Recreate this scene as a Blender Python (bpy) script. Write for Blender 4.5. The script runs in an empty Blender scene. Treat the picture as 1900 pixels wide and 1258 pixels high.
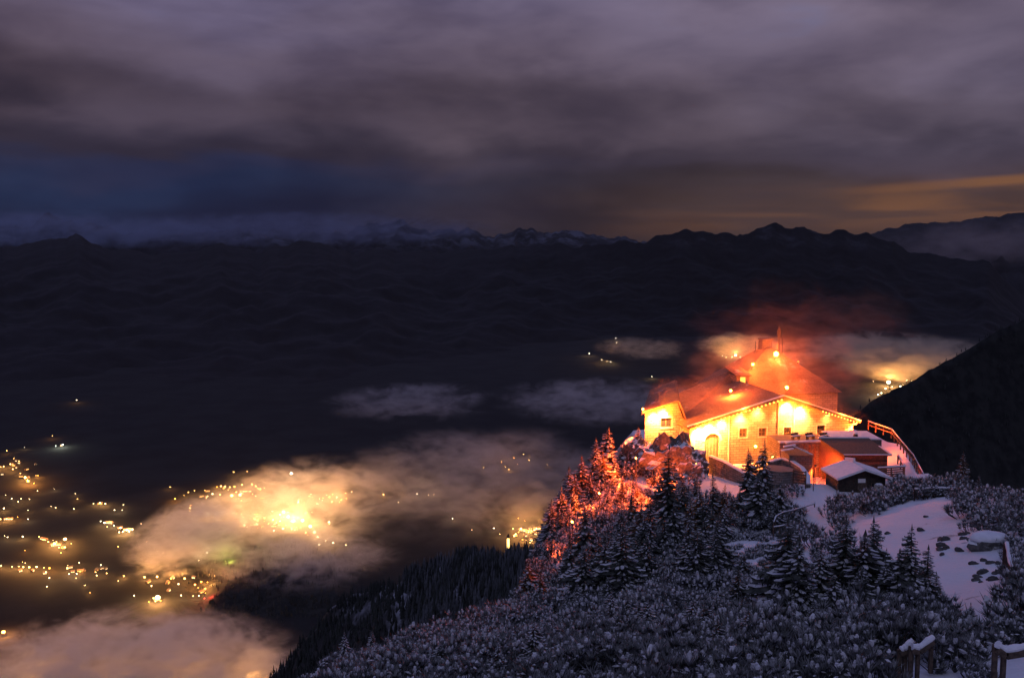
import bpy, math, random
import numpy as np
from mathutils import Vector
from mathutils import noise as mnoise

random.seed(7)
RNG = np.random.default_rng(11)
SC = bpy.context.scene
COL = SC.collection
R = math.radians

# ------------------------------------------------------------------ camera
FPX = 1847.0                     # focal length in pixels of the 1900 px wide photograph
PITCH = R(5.83)
cam_d = bpy.data.cameras.new('camera')
cam_d.sensor_width = 36.0
cam_d.lens = 36.0 * FPX / 1900.0
cam_d.clip_start = 0.5
cam_d.clip_end = 120000
cam = bpy.data.objects.new('camera', cam_d)
COL.objects.link(cam)
cam.location = (0, 0, 0)
cam.rotation_euler = (R(90) - PITCH, 0, 0)
SC.camera = cam
CP, SP = math.cos(PITCH), math.sin(PITCH)

# ------------------------------------------------------------------ render settings
SC.render.engine = 'CYCLES'
SC.view_settings.view_transform = 'Standard'
SC.view_settings.look = 'None'
SC.view_settings.gamma = 1
SC.view_settings.use_curve_mapping = False
SC.view_settings.exposure = 0.0
cy = SC.cycles
cy.use_denoising = True
try:
    cy.denoiser = 'OPENIMAGEDENOISE'
except Exception:
    pass
cy.use_light_tree = True
cy.max_bounces = 6
cy.diffuse_bounces = 2
cy.glossy_bounces = 2
cy.transmission_bounces = 2
cy.volume_bounces = 1
cy.sample_clamp_indirect = 4.0
cy.volume_step_rate = 0.27
cy.volume_max_steps = 256


class NT:
    """small helper round a node tree"""
    def __init__(self, tree):
        self.t = tree
        self.t.nodes.clear()

    def n(self, kind, **kw):
        nd = self.t.nodes.new(kind)
        for k, v in kw.items():
            if k == 'inp':
                for i, val in v.items():
                    if hasattr(val, 'is_output'):
                        self.t.links.new(val, nd.inputs[i])
                    else:
                        nd.inputs[i].default_value = val
            else:
                setattr(nd, k, v)
        return nd

    def math(self, op, a, b=0.0, c=0.0, clamp=False):
        nd = self.n('ShaderNodeMath', operation=op, use_clamp=clamp)
        for i, v in enumerate((a, b, c)):
            if hasattr(v, 'is_output'):
                self.t.links.new(v, nd.inputs[i])
            else:
                nd.inputs[i].default_value = v
        return nd.outputs[0]

    def ramp(self, fac, stops, interp='LINEAR'):
        nd = self.n('ShaderNodeValToRGB')
        cr = nd.color_ramp
        cr.interpolation = interp
        while len(cr.elements) < len(stops):
            cr.elements.new(0.5)
        for e, (p, c) in zip(cr.elements, stops):
            e.position = p
            e.color = (*c, 1) if len(c) == 3 else c
        self.t.links.new(fac, nd.inputs[0])
        return nd.outputs[0]

    def mix(self, fac, a, b, blend='MIX'):
        nd = self.n('ShaderNodeMix', data_type='RGBA', blend_type=blend)
        for i, v in ((0, fac), (6, a), (7, b)):
            if hasattr(v, 'is_output'):
                self.t.links.new(v, nd.inputs[i])
            else:
                nd.inputs[i].default_value = v if i == 0 else (*v, 1)
        return nd.outputs[2]

    def smooth(self, v, lo, hi, tlo=0.0, thi=1.0):
        nd = self.n('ShaderNodeMapRange', interpolation_type='SMOOTHSTEP')
        self.t.links.new(v, nd.inputs[0])
        nd.inputs[1].default_value, nd.inputs[2].default_value = lo, hi
        nd.inputs[3].default_value, nd.inputs[4].default_value = tlo, thi
        return nd.outputs[0]

    def link(self, a, b):
        self.t.links.new(a, b)


def s2l(c):
    """sRGB 0..255 to linear"""
    out = []
    for v in c:
        v /= 255.0
        out.append(v / 12.92 if v <= 0.04045 else ((v + 0.055) / 1.055) ** 2.4)
    return tuple(out)


# ------------------------------------------------------------------ world: dusk sky under a broken cloud deck
SUN_EL, SUN_AZ = R(-4.0), R(60)
world = bpy.data.worlds.new('World')
SC.world = world
world.use_nodes = True
w = NT(world.node_tree)
tc = w.n('ShaderNodeTexCoord').outputs['Generated']
sep = w.n('ShaderNodeSeparateXYZ', inp={0: tc})
dx, dy, dz = sep.outputs[0], sep.outputs[1], sep.outputs[2]
# streaky noise, stretched along the horizon and slightly tilted
mp = w.n('ShaderNodeMapping', inp={0: tc})
mp.inputs['Rotation'].default_value = (0, R(-14), 0)
mp.inputs['Scale'].default_value = (2.6, 2.6, 9.0)
n1 = w.n('ShaderNodeTexNoise', inp={0: mp.outputs[0], 'Scale': 1.5, 'Detail': 5.0, 'Roughness': 0.5, 'Distortion': 0.3}).outputs[0]
mp2 = w.n('ShaderNodeMapping', inp={0: tc})
mp2.inputs['Rotation'].default_value = (0, R(-30), 0)
mp2.inputs['Scale'].default_value = (2.5, 2.5, 7.0)
mp2.inputs['Location'].default_value = (3.1, 0.4, 1.7)
n2 = w.n('ShaderNodeTexNoise', inp={0: mp2.outputs[0], 'Scale': 1.8, 'Detail': 4.0, 'Roughness': 0.5, 'Distortion': 0.25}).outputs[0]
elev = w.math('ADD', dz, w.math('MULTIPLY', w.math('SUBTRACT', n1, 0.5), 0.10))
elev = w.math('ADD', elev, w.math('MULTIPLY', w.math('SUBTRACT', n2, 0.5), 0.05))
L = lambda *c: s2l(c)
ef = w.math('MULTIPLY', elev, 2.5, clamp=True)         # 0.4 of sine elevation fills the ramp, the rest goes on as its end
ramp_l = w.ramp(ef, [(0.0, L(22, 27, 45)), (0.05, L(27, 34, 58)), (0.12, L(34, 45, 72)), (0.175, L(42, 46, 70)),
                     (0.22, L(50, 44, 56)), (0.30, L(75, 64, 74)), (0.42, L(96, 84, 98)), (0.58, L(104, 95, 118)), (1.0, L(102, 105, 148))], 'EASE')
ramp_r = w.ramp(ef, [(0.0, L(52, 42, 42)), (0.06, L(58, 47, 48)), (0.13, L(54, 46, 52)), (0.20, L(64, 56, 68)),
                     (0.28, L(86, 75, 86)), (0.42, L(104, 92, 106)), (0.58, L(112, 100, 116)), (1.0, L(102, 105, 146))], 'EASE')
az = w.math('DIVIDE', dx, w.math('MAXIMUM', dy, 0.2))
side = w.smooth(w.math('ADD', az, w.math('MULTIPLY', w.math('SUBTRACT', n2, 0.5), 0.35)), -0.34, 0.20)
clouds = w.mix(side, ramp_l, ramp_r)
# billow contrast in the deck
n4 = w.n('ShaderNodeTexNoise', inp={0: mp2.outputs[0], 'Scale': 4.5, 'Detail': 5.0, 'Roughness': 0.55, 'Distortion': 0.5}).outputs[0]
bil = w.math('ADD', 0.44, w.math('ADD', w.math('MULTIPLY', w.smooth(n2, 0.3, 0.7), 0.56), w.math('MULTIPLY', n4, 0.52)))
clouds = w.mix(1.0, clouds, w.n('ShaderNodeCombineColor', inp={0: bil, 1: bil, 2: w.math('ADD', w.math('MULTIPLY', bil, 0.8), 0.2)}).outputs[0], 'MULTIPLY')
# last warm light in the gap over the right-hand mountains
mp3 = w.n('ShaderNodeMapping', inp={0: tc})
mp3.inputs['Rotation'].default_value = (0, R(-4), 0)
mp3.inputs['Scale'].default_value = (3.5, 3.5, 34.0)
n3 = w.n('ShaderNodeTexNoise', inp={0: mp3.outputs[0], 'Scale': 1.6, 'Detail': 4.0, 'Roughness': 0.5, 'Distortion': 0.5}).outputs[0]
ew = w.math('SUBTRACT', dz, w.math('MULTIPLY', w.math('SUBTRACT', az, 0.4), 0.045))
band = w.math('MULTIPLY', w.smooth(ew, 0.004, 0.020), w.smooth(ew, 0.062, 0.022))
band = w.math('MULTIPLY', band, w.smooth(az, 0.02, 0.42))
band = w.math('MULTIPLY', band, w.smooth(n3, 0.34, 0.66))
thin = w.math('MULTIPLY', w.math('MULTIPLY', w.smooth(ew, 0.040, 0.0455), w.smooth(ew, 0.053, 0.0475)), w.smooth(az, 0.28, 0.50))
band = w.math('ADD', w.math('MULTIPLY', band, 0.75), w.math('MULTIPLY', thin, 0.75), clamp=True)
n5 = w.n('ShaderNodeTexNoise', inp={0: mp2.outputs[0], 'Scale': 0.9, 'Detail': 2.0}).outputs[0]
clouds = w.mix(w.math('MULTIPLY', w.smooth(n5, 0.42, 0.68), 0.35), clouds, w.mix(1.0, clouds, (0.82, 0.96, 1.25), 'MULTIPLY'))
clouds = w.mix(band, clouds, L(134, 90, 58))
# clear twilight sky (Nishita) showing through the thin places of the deck
sky = w.n('ShaderNodeTexSky', sky_type='NISHITA', sun_disc=False)
sky.sun_elevation, sky.sun_rotation = SUN_EL, SUN_AZ
gap = w.math('MULTIPLY', w.smooth(n2, 0.60, 0.74), w.smooth(dz, 0.10, 0.26))
wide = w.math('MULTIPLY', w.math('MULTIPLY', w.smooth(az, 0.02, 0.46), w.smooth(dz, 0.085, 0.0)), 0.5)
clouds = w.mix(wide, w.mix(1.0, clouds, (0.99, 0.98, 1.05), 'MULTIPLY'), L(98, 70, 54))
bg_c = w.n('ShaderNodeBackground', inp={0: clouds, 1: 0.97})
bg_gap = w.n('ShaderNodeBackground', inp={0: w.mix(0.5, L(84, 104, 150), L(92, 98, 136)), 1: 1.0})
bg_s = w.n('ShaderNodeBackground', inp={0: sky.outputs[0], 1: 0.05})
mixs = w.n('ShaderNodeMixShader', inp={0: w.math('MULTIPLY', gap, 0.6), 1: bg_c.outputs[0], 2: bg_gap.outputs[0]})
adds = w.n('ShaderNodeAddShader', inp={0: mixs.outputs[0], 1: bg_s.outputs[0]})
w.link(adds.outputs[0], w.n('ShaderNodeOutputWorld').inputs[0])

# faint directional remainder of the dusk
sun_d = bpy.data.lights.new('sun', 'SUN')
sun_d.energy = 0.19
sun_d.color = (0.84, 0.89, 1.0)
sun_d.angle = R(25)
sun = bpy.data.objects.new('sun', sun_d)
COL.objects.link(sun)
sun.rotation_euler = (R(40), R(-15), 0)


# ------------------------------------------------------------------ geometry helpers
def ray(px, py):
    a, b = (px - 950.0) / FPX, (629.0 - py) / FPX
    return a, CP + b * SP, -SP + b * CP


def at(px, py, Y):
    """world point at forward distance Y seen at photo pixel px, py"""
    x, y, z = ray(px, py)
    t = Y / y
    return Vector((x * t, Y, z * t))


def atz(px, py, Z):
    x, y, z = ray(px, py)
    t = Z / z
    return Vector((x * t, y * t, Z))


def project(p):
    d = p[1] * CP - p[2] * SP
    return 950 + FPX * p[0] / d, 629 - FPX * (p[1] * SP + p[2] * CP) / d


def fbm(x, y, seed=0, octaves=5, gain=0.5):
    """2-D gradient noise, vectorised"""
    rng = np.random.default_rng(seed)
    g = rng.normal(size=(64, 64, 2))
    g /= np.linalg.norm(g, axis=2, keepdims=True)
    out = np.zeros_like(np.asarray(x, float))
    amp, f = 1.0, 1.0
    for o in range(octaves):
        X, Y_ = np.asarray(x) * f + 17.3 * o, np.asarray(y) * f + 5.1 * o
        xi, yi = np.floor(X).astype(int), np.floor(Y_).astype(int)
        fx, fy = X - xi, Y_ - yi
        u, v = fx * fx * fx * (fx * (fx * 6 - 15) + 10), fy * fy * fy * (fy * (fy * 6 - 15) + 10)

        def dot(ix, iy, ddx, ddy):
            q = g[(xi + ix) % 64, (yi + iy) % 64]
            return q[..., 0] * ddx + q[..., 1] * ddy
        a = dot(0, 0, fx, fy) * (1 - u) + dot(1, 0, fx - 1, fy) * u
        b = dot(0, 1, fx, fy - 1) * (1 - u) + dot(1, 1, fx - 1, fy - 1) * u
        out += amp * (a * (1 - v) + b * v)
        amp *= gain
        f *= 2.03
    return out


class MB:
    """collects vertices and faces for ONE mesh object"""
    def __init__(self):
        self.v, self.f, self.m = [], [], []

    def face(self, pts, mat=0):
        i = len(self.v)
        self.v.extend(pts)
        self.f.append(tuple(range(i, i + len(pts))))
        self.m.append(mat)

    def box(self, lo, hi, mat=0):
        x0, y0, z0 = lo
        x1, y1, z1 = hi
        p = [(x0, y0, z0), (x1, y0, z0), (x1, y1, z0), (x0, y1, z0), (x0, y0, z1), (x1, y0, z1), (x1, y1, z1), (x0, y1, z1)]
        self.hexa(p, mat)

    def hexa(self, p, mat=0):
        i = len(self.v)
        self.v.extend([tuple(q) for q in p])
        for f in ((0, 3, 2, 1), (4, 5, 6, 7), (0, 1, 5, 4), (1, 2, 6, 5), (2, 3, 7, 6), (3, 0, 4, 7)):
            self.f.append(tuple(i + k for k in f))
            self.m.append(mat)

    def bar(self, a, b, wd, ht, mat=0):
        """rectangular bar from a to b"""
        a, b = Vector(a), Vector(b)
        d = (b - a).normalized()
        up = Vector((0, 0, 1)) if abs(d.z) < 0.95 else Vector((1, 0, 0))
        s = d.cross(up).normalized() * (wd / 2)
        t = s.cross(d).normalized() * (ht / 2)
        p = [a - s - t, b - s - t, b + s - t, a + s - t, a - s + t, b - s + t, b + s + t, a + s + t]
        self.hexa(p, mat)

    def tube(self, pts, radii, n=7, mat=0, cap=True):
        pts = [Vector(p) for p in pts]
        rings = []
        for k, p in enumerate(pts):
            d = (pts[min(k + 1, len(pts) - 1)] - pts[max(k - 1, 0)]).normalized()
            up = Vector((0, 0, 1)) if abs(d.z) < 0.9 else Vector((1, 0, 0))
            s = d.cross(up).normalized()
            t = s.cross(d).normalized()
            i = len(self.v)
            for j in range(n):
                a = 2 * math.pi * j / n
                self.v.append(tuple(p + (s * math.cos(a) + t * math.sin(a)) * radii[k]))
            rings.append(i)
        for k in range(len(rings) - 1):
            for j in range(n):
                self.f.append((rings[k] + j, rings[k] + (j + 1) % n, rings[k + 1] + (j + 1) % n, rings[k + 1] + j))
                self.m.append(mat)
        if cap:
            self.f.append(tuple(rings[-1] + j for j in range(n)))
            self.m.append(mat)
            self.f.append(tuple(rings[0] + j for j in reversed(range(n))))
            self.m.append(mat)

    def blob(self, c, rx, ry, rz, mat=0, rng=random, jit=0.18, seg=6, rows=3):
        i = len(self.v)
        c = Vector(c)
        self.v.append(tuple(c + Vector((0, 0, -rz))))
        for r_ in range(1, rows + 1):
            ph = math.pi * r_ / (rows + 1)
            for j in range(seg):
                a = 2 * math.pi * (j + 0.5 * (r_ % 2)) / seg
                k = 1 + rng.uniform(-jit, jit)
                self.v.append((c.x + rx * k * math.sin(ph) * math.cos(a), c.y + ry * k * math.sin(ph) * math.sin(a), c.z - rz * k * math.cos(ph)))
        self.v.append(tuple(c + Vector((0, 0, rz))))
        top = len(self.v) - 1
        for j in range(seg):
            self.f.append((i, i + 1 + (j + 1) % seg, i + 1 + j))
            self.m.append(mat)
            b = i + 1 + (rows - 1) * seg
            self.f.append((b + j, b + (j + 1) % seg, top))
            self.m.append(mat)
        for r_ in range(rows - 1):
            for j in range(seg):
                p, q = i + 1 + r_ * seg, i + 1 + (r_ + 1) * seg
                self.f.append((p + j, p + (j + 1) % seg, q + (j + 1) % seg, q + j))
                self.m.append(mat)

    def mesh(self, name, mats, smooth=False):
        me = bpy.data.meshes.new(name)
        me.from_pydata([tuple(p) for p in self.v], [], self.f)
        for m_ in (mats if isinstance(mats, (list, tuple)) else [mats]):
            me.materials.append(m_)
        me.polygons.foreach_set('material_index', self.m)
        if smooth:
            me.polygons.foreach_set('use_smooth', [True] * len(self.f))
        me.update()
        return me

    def build(self, name, mats, parent=None, smooth=False, loc=None):
        return link(name, self.mesh(name, mats, smooth), parent, loc)


def link(name, me, parent=None, loc=None):
    o = bpy.data.objects.new(name, me)
    COL.objects.link(o)
    if parent:
        o.parent = parent
    if loc is not None:
        o.location = loc
    return o


def grid_mesh(name, X, Y, Z, mats, smooth=True):
    """heightfield from 2-D arrays"""
    nr, nc = X.shape
    co = np.stack([X, Y, Z], -1).reshape(-1, 3).astype(np.float32)
    idx = np.arange(nr * nc).reshape(nr, nc)
    q = np.stack([idx[:-1, :-1], idx[:-1, 1:], idx[1:, 1:], idx[1:, :-1]], -1).reshape(-1, 4).astype(np.int32)
    return quads_mesh(name, co, q, mats, smooth)


def quads_mesh(name, co, q, mats, smooth=False):
    me = bpy.data.meshes.new(name)
    k = q.shape[1]
    me.vertices.add(len(co))
    me.vertices.foreach_set('co', co.ravel())
    me.loops.add(q.size)
    me.loops.foreach_set('vertex_index', q.ravel())
    me.polygons.add(len(q))
    me.polygons.foreach_set('loop_start', np.arange(0, q.size, k, dtype=np.int32))
    for m_ in (mats if isinstance(mats, (list, tuple)) else [mats]):
        me.materials.append(m_)
    if smooth:
        me.polygons.foreach_set('use_smooth', np.ones(len(q), bool))
    me.update(calc_edges=True)
    me.validate()
    return me


def tag(o, label=None, cat=None, group=None, kind=None):
    for k, v in (('label', label), ('category', cat), ('group', group), ('kind', kind)):
        if v:
            o[k] = v
    return o


def thing(name, label, cat, loc=(0, 0, 0), rz=0.0, group=None):
    o = bpy.data.objects.new(name, None)
    COL.objects.link(o)
    o.empty_display_size = 0.5
    o.location = loc
    o.rotation_euler = (0, 0, rz)
    return tag(o, label, cat, group)


def copy_tree(o, parent=None):
    c = o.copy()
    COL.objects.link(c)
    if parent:
        c.parent = parent
    for ch in list(o.children):
        copy_tree(ch, c)
    return c


# ------------------------------------------------------------------ materials
def principled(name, c1, c2=None, scale=1.0, rough=0.8, bump=0.0, bscale=None, detail=5.0, lo=0.35, hi=0.65, coord='Object', spec=0.3):
    m = bpy.data.materials.new(name)
    m.use_nodes = True
    t = NT(m.node_tree)
    co = t.n('ShaderNodeTexCoord').outputs[coord]
    b = t.n('ShaderNodeBsdfPrincipled')
    b.inputs['Roughness'].default_value = rough
    b.inputs['Specular IOR Level'].default_value = spec
    if c2 is None:
        c2 = tuple(v * 0.75 for v in c1)
    nz = t.n('ShaderNodeTexNoise', inp={0: co, 'Scale': scale, 'Detail': detail, 'Roughness': 0.6}).outputs[0]
    t.link(t.mix(t.smooth(nz, lo, hi), c2, c1), b.inputs['Base Color'])
    if bump:
        nb = t.n('ShaderNodeTexNoise', inp={0: co, 'Scale': bscale or scale * 4, 'Detail': 6.0, 'Roughness': 0.65}).outputs[0]
        bp = t.n('ShaderNodeBump', inp={0: bump, 1: 0.1, 2: nb} if False else {})
        bp.inputs['Strength'].default_value = bump
        bp.inputs['Distance'].default_value = 0.1
        t.link(nb, bp.inputs['Height'])
        t.link(bp.outputs[0], b.inputs['Normal'])
    t.link(b.outputs[0], t.n('ShaderNodeOutputMaterial').inputs[0])
    return m


def glow(name, col, strength):
    m = bpy.data.materials.new(name)
    m.use_nodes = True
    t = NT(m.node_tree)
    e = t.n('ShaderNodeEmission', inp={0: (*col, 1), 1: strength})
    t.link(e.outputs[0], t.n('ShaderNodeOutputMaterial').inputs[0])
    m.cycles.emission_sampling = 'NONE'     # the point lamp inside each fitting carries its light
    return m


def masonry(name, c1, c2, mortar, bw=0.9, bh=0.36):
    m = bpy.data.materials.new(name)
    m.use_nodes = True
    t = NT(m.node_tree)
    co = t.n('ShaderNodeTexCoord').outputs['Object']
    sp = t.n('ShaderNodeSeparateXYZ', inp={0: co})
    uv = t.n('ShaderNodeCombineXYZ', inp={0: t.math('ADD', sp.outputs[0], sp.outputs[1]), 1: sp.outputs[2], 2: 0.0})
    br = t.n('ShaderNodeTexBrick', inp={0: uv.outputs[0], 1: (*c1, 1), 2: (*c2, 1), 3: (*mortar, 1), 'Scale': 1.0, 'Mortar Size': 0.035,
                                       'Mortar Smooth': 0.2, 'Brick Width': bw, 'Row Height': bh})
    nz = t.n('ShaderNodeTexNoise', inp={0: co, 'Scale': 1.3, 'Detail': 6.0, 'Roughness': 0.65}).outputs[0]
    col = t.mix(0.45, br.outputs[0], t.ramp(nz, [(0.3, (0.30, 0.30, 0.30)), (0.7, (1.0, 1.0, 1.0))]), 'MULTIPLY')
    b = t.n('ShaderNodeBsdfPrincipled')
    b.inputs['Roughness'].default_value = 0.9
    t.link(col, b.inputs['Base Color'])
    bp = t.n('ShaderNodeBump')
    bp.inputs['Strength'].default_value = 0.9
    bp.inputs['Distance'].default_value = 0.06
    hgt = t.math('SUBTRACT', t.math('MULTIPLY', nz, 0.5), br.outputs[1])
    t.link(hgt, bp.inputs['Height'])
    t.link(bp.outputs[0], b.inputs['Normal'])
    t.link(b.outputs[0], t.n('ShaderNodeOutputMaterial').inputs[0])
    return m


def snowy(name, ground1, ground2, snow=(0.78, 0.79, 0.82), lo=0.42, hi=0.58, scale=0.5, slope=(0.55, 0.8), bump=0.5, bscale=2.5, alt=None):
    """snow lying where the surface is flat enough, bare ground or rock elsewhere"""
    m = bpy.data.materials.new(name)
    m.use_nodes = True
    t = NT(m.node_tree)
    g = t.n('ShaderNodeNewGeometry')
    co = g.outputs['Position']
    nzn = t.n('ShaderNodeSeparateXYZ', inp={0: g.outputs['Normal']}).outputs[2]
    n_a = t.n('ShaderNodeTexNoise', inp={0: co, 'Scale': scale, 'Detail': 7.0, 'Roughness': 0.65}).outputs[0]
    n_b = t.n('ShaderNodeTexNoise', inp={0: co, 'Scale': bscale, 'Detail': 7.0, 'Roughness': 0.7}).outputs[0]
    flat = t.math('ADD', nzn, t.math('MULTIPLY', t.math('SUBTRACT', n_b, 0.5), 0.5))
    fac = t.math('MULTIPLY', t.smooth(flat, slope[0], slope[1]), t.smooth(n_a, lo, hi))
    if alt:
        zz = t.n('ShaderNodeSeparateXYZ', inp={0: co}).outputs[2]
        fac = t.math('MULTIPLY', fac, t.smooth(zz, alt[0], alt[1]))
    rock = t.mix(t.smooth(n_b, 0.35, 0.65), ground1, ground2)
    b = t.n('ShaderNodeBsdfPrincipled')
    b.inputs['Roughness'].default_value = 0.85
    b.inputs['Specular IOR Level'].default_value = 0.2
    t.link(t.mix(fac, rock, snow), b.inputs['Base Color'])
    bp = t.n('ShaderNodeBump')
    bp.inputs['Strength'].default_value = bump
    bp.inputs['Distance'].default_value = 0.25
    t.link(n_b, bp.inputs['Height'])
    t.link(bp.outputs[0], b.inputs['Normal'])
    t.link(b.outputs[0], t.n('ShaderNodeOutputMaterial').inputs[0])
    return m


M = {}
M['ridge'] = snowy('ridge_snow', (0.05, 0.045, 0.04), (0.12, 0.105, 0.09), lo=0.26, hi=0.42, scale=0.35, slope=(0.48, 0.78), bump=0.9, bscale=1.6)
M['snow'] = principled('fresh_snow', (0.80, 0.81, 0.84), (0.70, 0.71, 0.75), 1.5, 0.8, 0.4, 5.0, spec=0.2)
M['tree_snow'] = principled('branch_snow', (0.66, 0.67, 0.70), (0.40, 0.40, 0.43), 1.5, 0.85, spec=0.1)
M['needle'] = principled('spruce_needles', (0.085, 0.09, 0.08), (0.03, 0.034, 0.028), 0.9, 0.7, spec=0.15)
M['larch'] = principled('larch_twigs', (0.16, 0.09, 0.05), (0.07, 0.045, 0.03), 2.0, 0.8, spec=0.15)
M['pine'] = principled('dwarf_pine_needles', (0.23, 0.23, 0.235), (0.05, 0.055, 0.05), 2.2, 0.7, spec=0.15)
M['bark'] = principled('bark', (0.06, 0.045, 0.035), (0.03, 0.024, 0.02), 4.0, 0.9, 0.5)
M['rock'] = snowy('boulder_rock', (0.07, 0.068, 0.065), (0.17, 0.16, 0.15), lo=0.1, hi=0.3, slope=(0.5, 0.75), bscale=3.0)
M['stone'] = principled('bare_stone', (0.12, 0.115, 0.11), (0.05, 0.048, 0.046), 2.0, 0.9, 0.6)
M['masonry'] = masonry('granite_blocks', (0.44, 0.36, 0.26), (0.31, 0.25, 0.18), (0.14, 0.115, 0.085))
M['terrace_stone'] = masonry('terrace_blocks', (0.25, 0.22, 0.2), (0.16, 0.14, 0.125), (0.09, 0.08, 0.07), 0.7, 0.3)
M['trim'] = principled('pale_limestone', (0.5, 0.46, 0.40), (0.4, 0.36, 0.31), 2.0, 0.8, 0.2)
M['roof'] = snowy('shingle_roof', (0.15, 0.095, 0.065), (0.24, 0.16, 0.11), snow=(0.62, 0.62, 0.65), lo=0.58, hi=0.78, scale=0.45, slope=(0.3, 0.6), bump=0.6, bscale=3.5)
M['wood'] = principled('weathered_wood', (0.13, 0.09, 0.065), (0.06, 0.045, 0.035), 6.0, 0.85, 0.5)
M['dark_wood'] = principled('tarred_wood', (0.06, 0.045, 0.035), (0.03, 0.022, 0.018), 6.0, 0.85, 0.5)
M['red_wood'] = principled('stained_wood', (0.20, 0.11, 0.07), (0.11, 0.065, 0.045), 5.0, 0.8, 0.5)
M['pane'] = principled('window_glass', (0.03, 0.03, 0.035), (0.02, 0.02, 0.024), 1.0, 0.08, spec=0.5)
M['metal'] = principled('dark_metal', (0.08, 0.08, 0.085), (0.05, 0.05, 0.05), 3.0, 0.45)
M['sign'] = principled('white_board', (0.78, 0.77, 0.74), (0.7, 0.69, 0.66), 4.0, 0.6)
M['forest'] = principled('far_conifers', (0.030, 0.034, 0.030), (0.012, 0.014, 0.012), 0.02, 0.9, detail=3.0, coord='Object')
M['forest_snow'] = principled('snowy_far_conifers', (0.085, 0.09, 0.10), (0.035, 0.038, 0.04), 0.03, 0.9, detail=3.0)
AMBER = (1.0, 0.20, 0.014)
DEEP = (1.0, 0.135, 0.018)
EMBER = (1.0, 0.105, 0.014)
M['flood'] = glow('floodlight_glass', (1.0, 0.32, 0.04), 40)
M['bulb'] = glow('string_light_glass', (1.0, 0.36, 0.06), 6)
M['lit_window'] = glow('lit_window_glass', (1.0, 0.46, 0.07), 2.6)

# ------------------------------------------------------------------ haze: one closed box of thin night air
def haze_box():
    b = MB()
    b.box((-60000, -200, -1420), (60000, 80000, 1900))
    m = bpy.data.materials.new('night_air')
    m.use_nodes = True
    t = NT(m.node_tree)
    v = t.n('ShaderNodeVolumePrincipled')
    v.inputs['Color'].default_value = (0.95, 0.9, 0.9, 1)
    v.inputs['Density'].default_value = 1.1e-6
    t.link(v.outputs[0], t.n('ShaderNodeOutputMaterial').inputs['Volume'])
    o = b.build('haze', m)
    tag(o, kind='stuff')


USE_HAZE = True
if USE_HAZE:
    haze_box()

# ------------------------------------------------------------------ the snowy ridge
CTRL = [at(*p) for p in [
    (1250, 1258, 40), (1600, 1258, 36), (1880, 1258, 32), (900, 1258, 50), (620, 1250, 62),
    (1850, 1110, 50), (1750, 1130, 52), (1600, 1150, 56), (1450, 1170, 58), (1250, 1170, 62), (1000, 1180, 72), (840, 1175, 78),
    (1860, 1005, 72), (1760, 1015, 74), (1600, 1060, 75), (1450, 1080, 78), (1300, 1090, 80), (1150, 1100, 86), (1050, 1100, 95),
    (1860, 940, 90), (1740, 945, 92), (1620, 965, 98), (1500, 985, 102), (1400, 990, 103), (1300, 1000, 103), (1200, 1010, 104), (1120, 1000, 108),
    (1200, 850, 142), (1150, 885, 134), (1100, 932, 125), (1040, 1002, 112), (1022, 1065, 102), (960, 1142, 90),
    (1520, 935, 112), (1520, 900, 120), (1600, 918, 116), (1640, 912, 117), (1420, 935, 115), (1330, 935, 118), (1250, 930, 124), (1290, 885, 134),
    (1245, 852, 145), (1700, 908, 111), (1660, 885, 121), (1690, 860, 134), (1780, 915, 102),
]]
CTRL += [Vector(p) for p in [
    (0, 0, -4.5), (-14, 0, -9), (14, 0, -5), (0, 14, -10.5), (0, 22, -14), (-16, 20, -20), (13, 14, -10), (15, 22, -13), (28, 20, -15), (0, -10, -2), (24, -8, -6),
    (26, 140, -33), (38, 140, -33), (50, 140, -33), (24, 155, -33), (40, 160, -33), (55, 155, -33), (26, 175, -34), (55, 175, -34),
    (38, 133, -33), (48, 128, -32.4), (42, 126, -31.8)]]
CX = np.array([(p.x, p.y) for p in CTRL])
CZ = np.array([p.z for p in CTRL])


def _phi(d2):
    return np.sqrt(d2 + 6.0)


_n = len(CX)
_A = np.zeros((_n + 3, _n + 3))
_A[:_n, :_n] = _phi(((CX[:, None] - CX[None]) ** 2).sum(-1)) + np.eye(_n) * -0.02
_A[:_n, _n] = _A[_n, :_n] = 1
_A[:_n, _n + 1:] = CX
_A[_n + 1:, :_n] = CX.T
_W = np.linalg.solve(_A, np.concatenate([CZ, np.zeros(3)]))
EDGE = np.array([(18.5, 143), (15.0, 134), (10.0, 125), (5.2, 112), (3.2, 102), (0.2, 90), (-5.5, 78), (-11.5, 62), (-17, 50), (-20, 30), (-24, -12),
                 (34, -12), (40, 20), (44, 50), (46, 75), (47, 92), (49, 104), (50, 114), (54, 132), (60, 150), (60, 178), (22, 178)], float)


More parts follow.
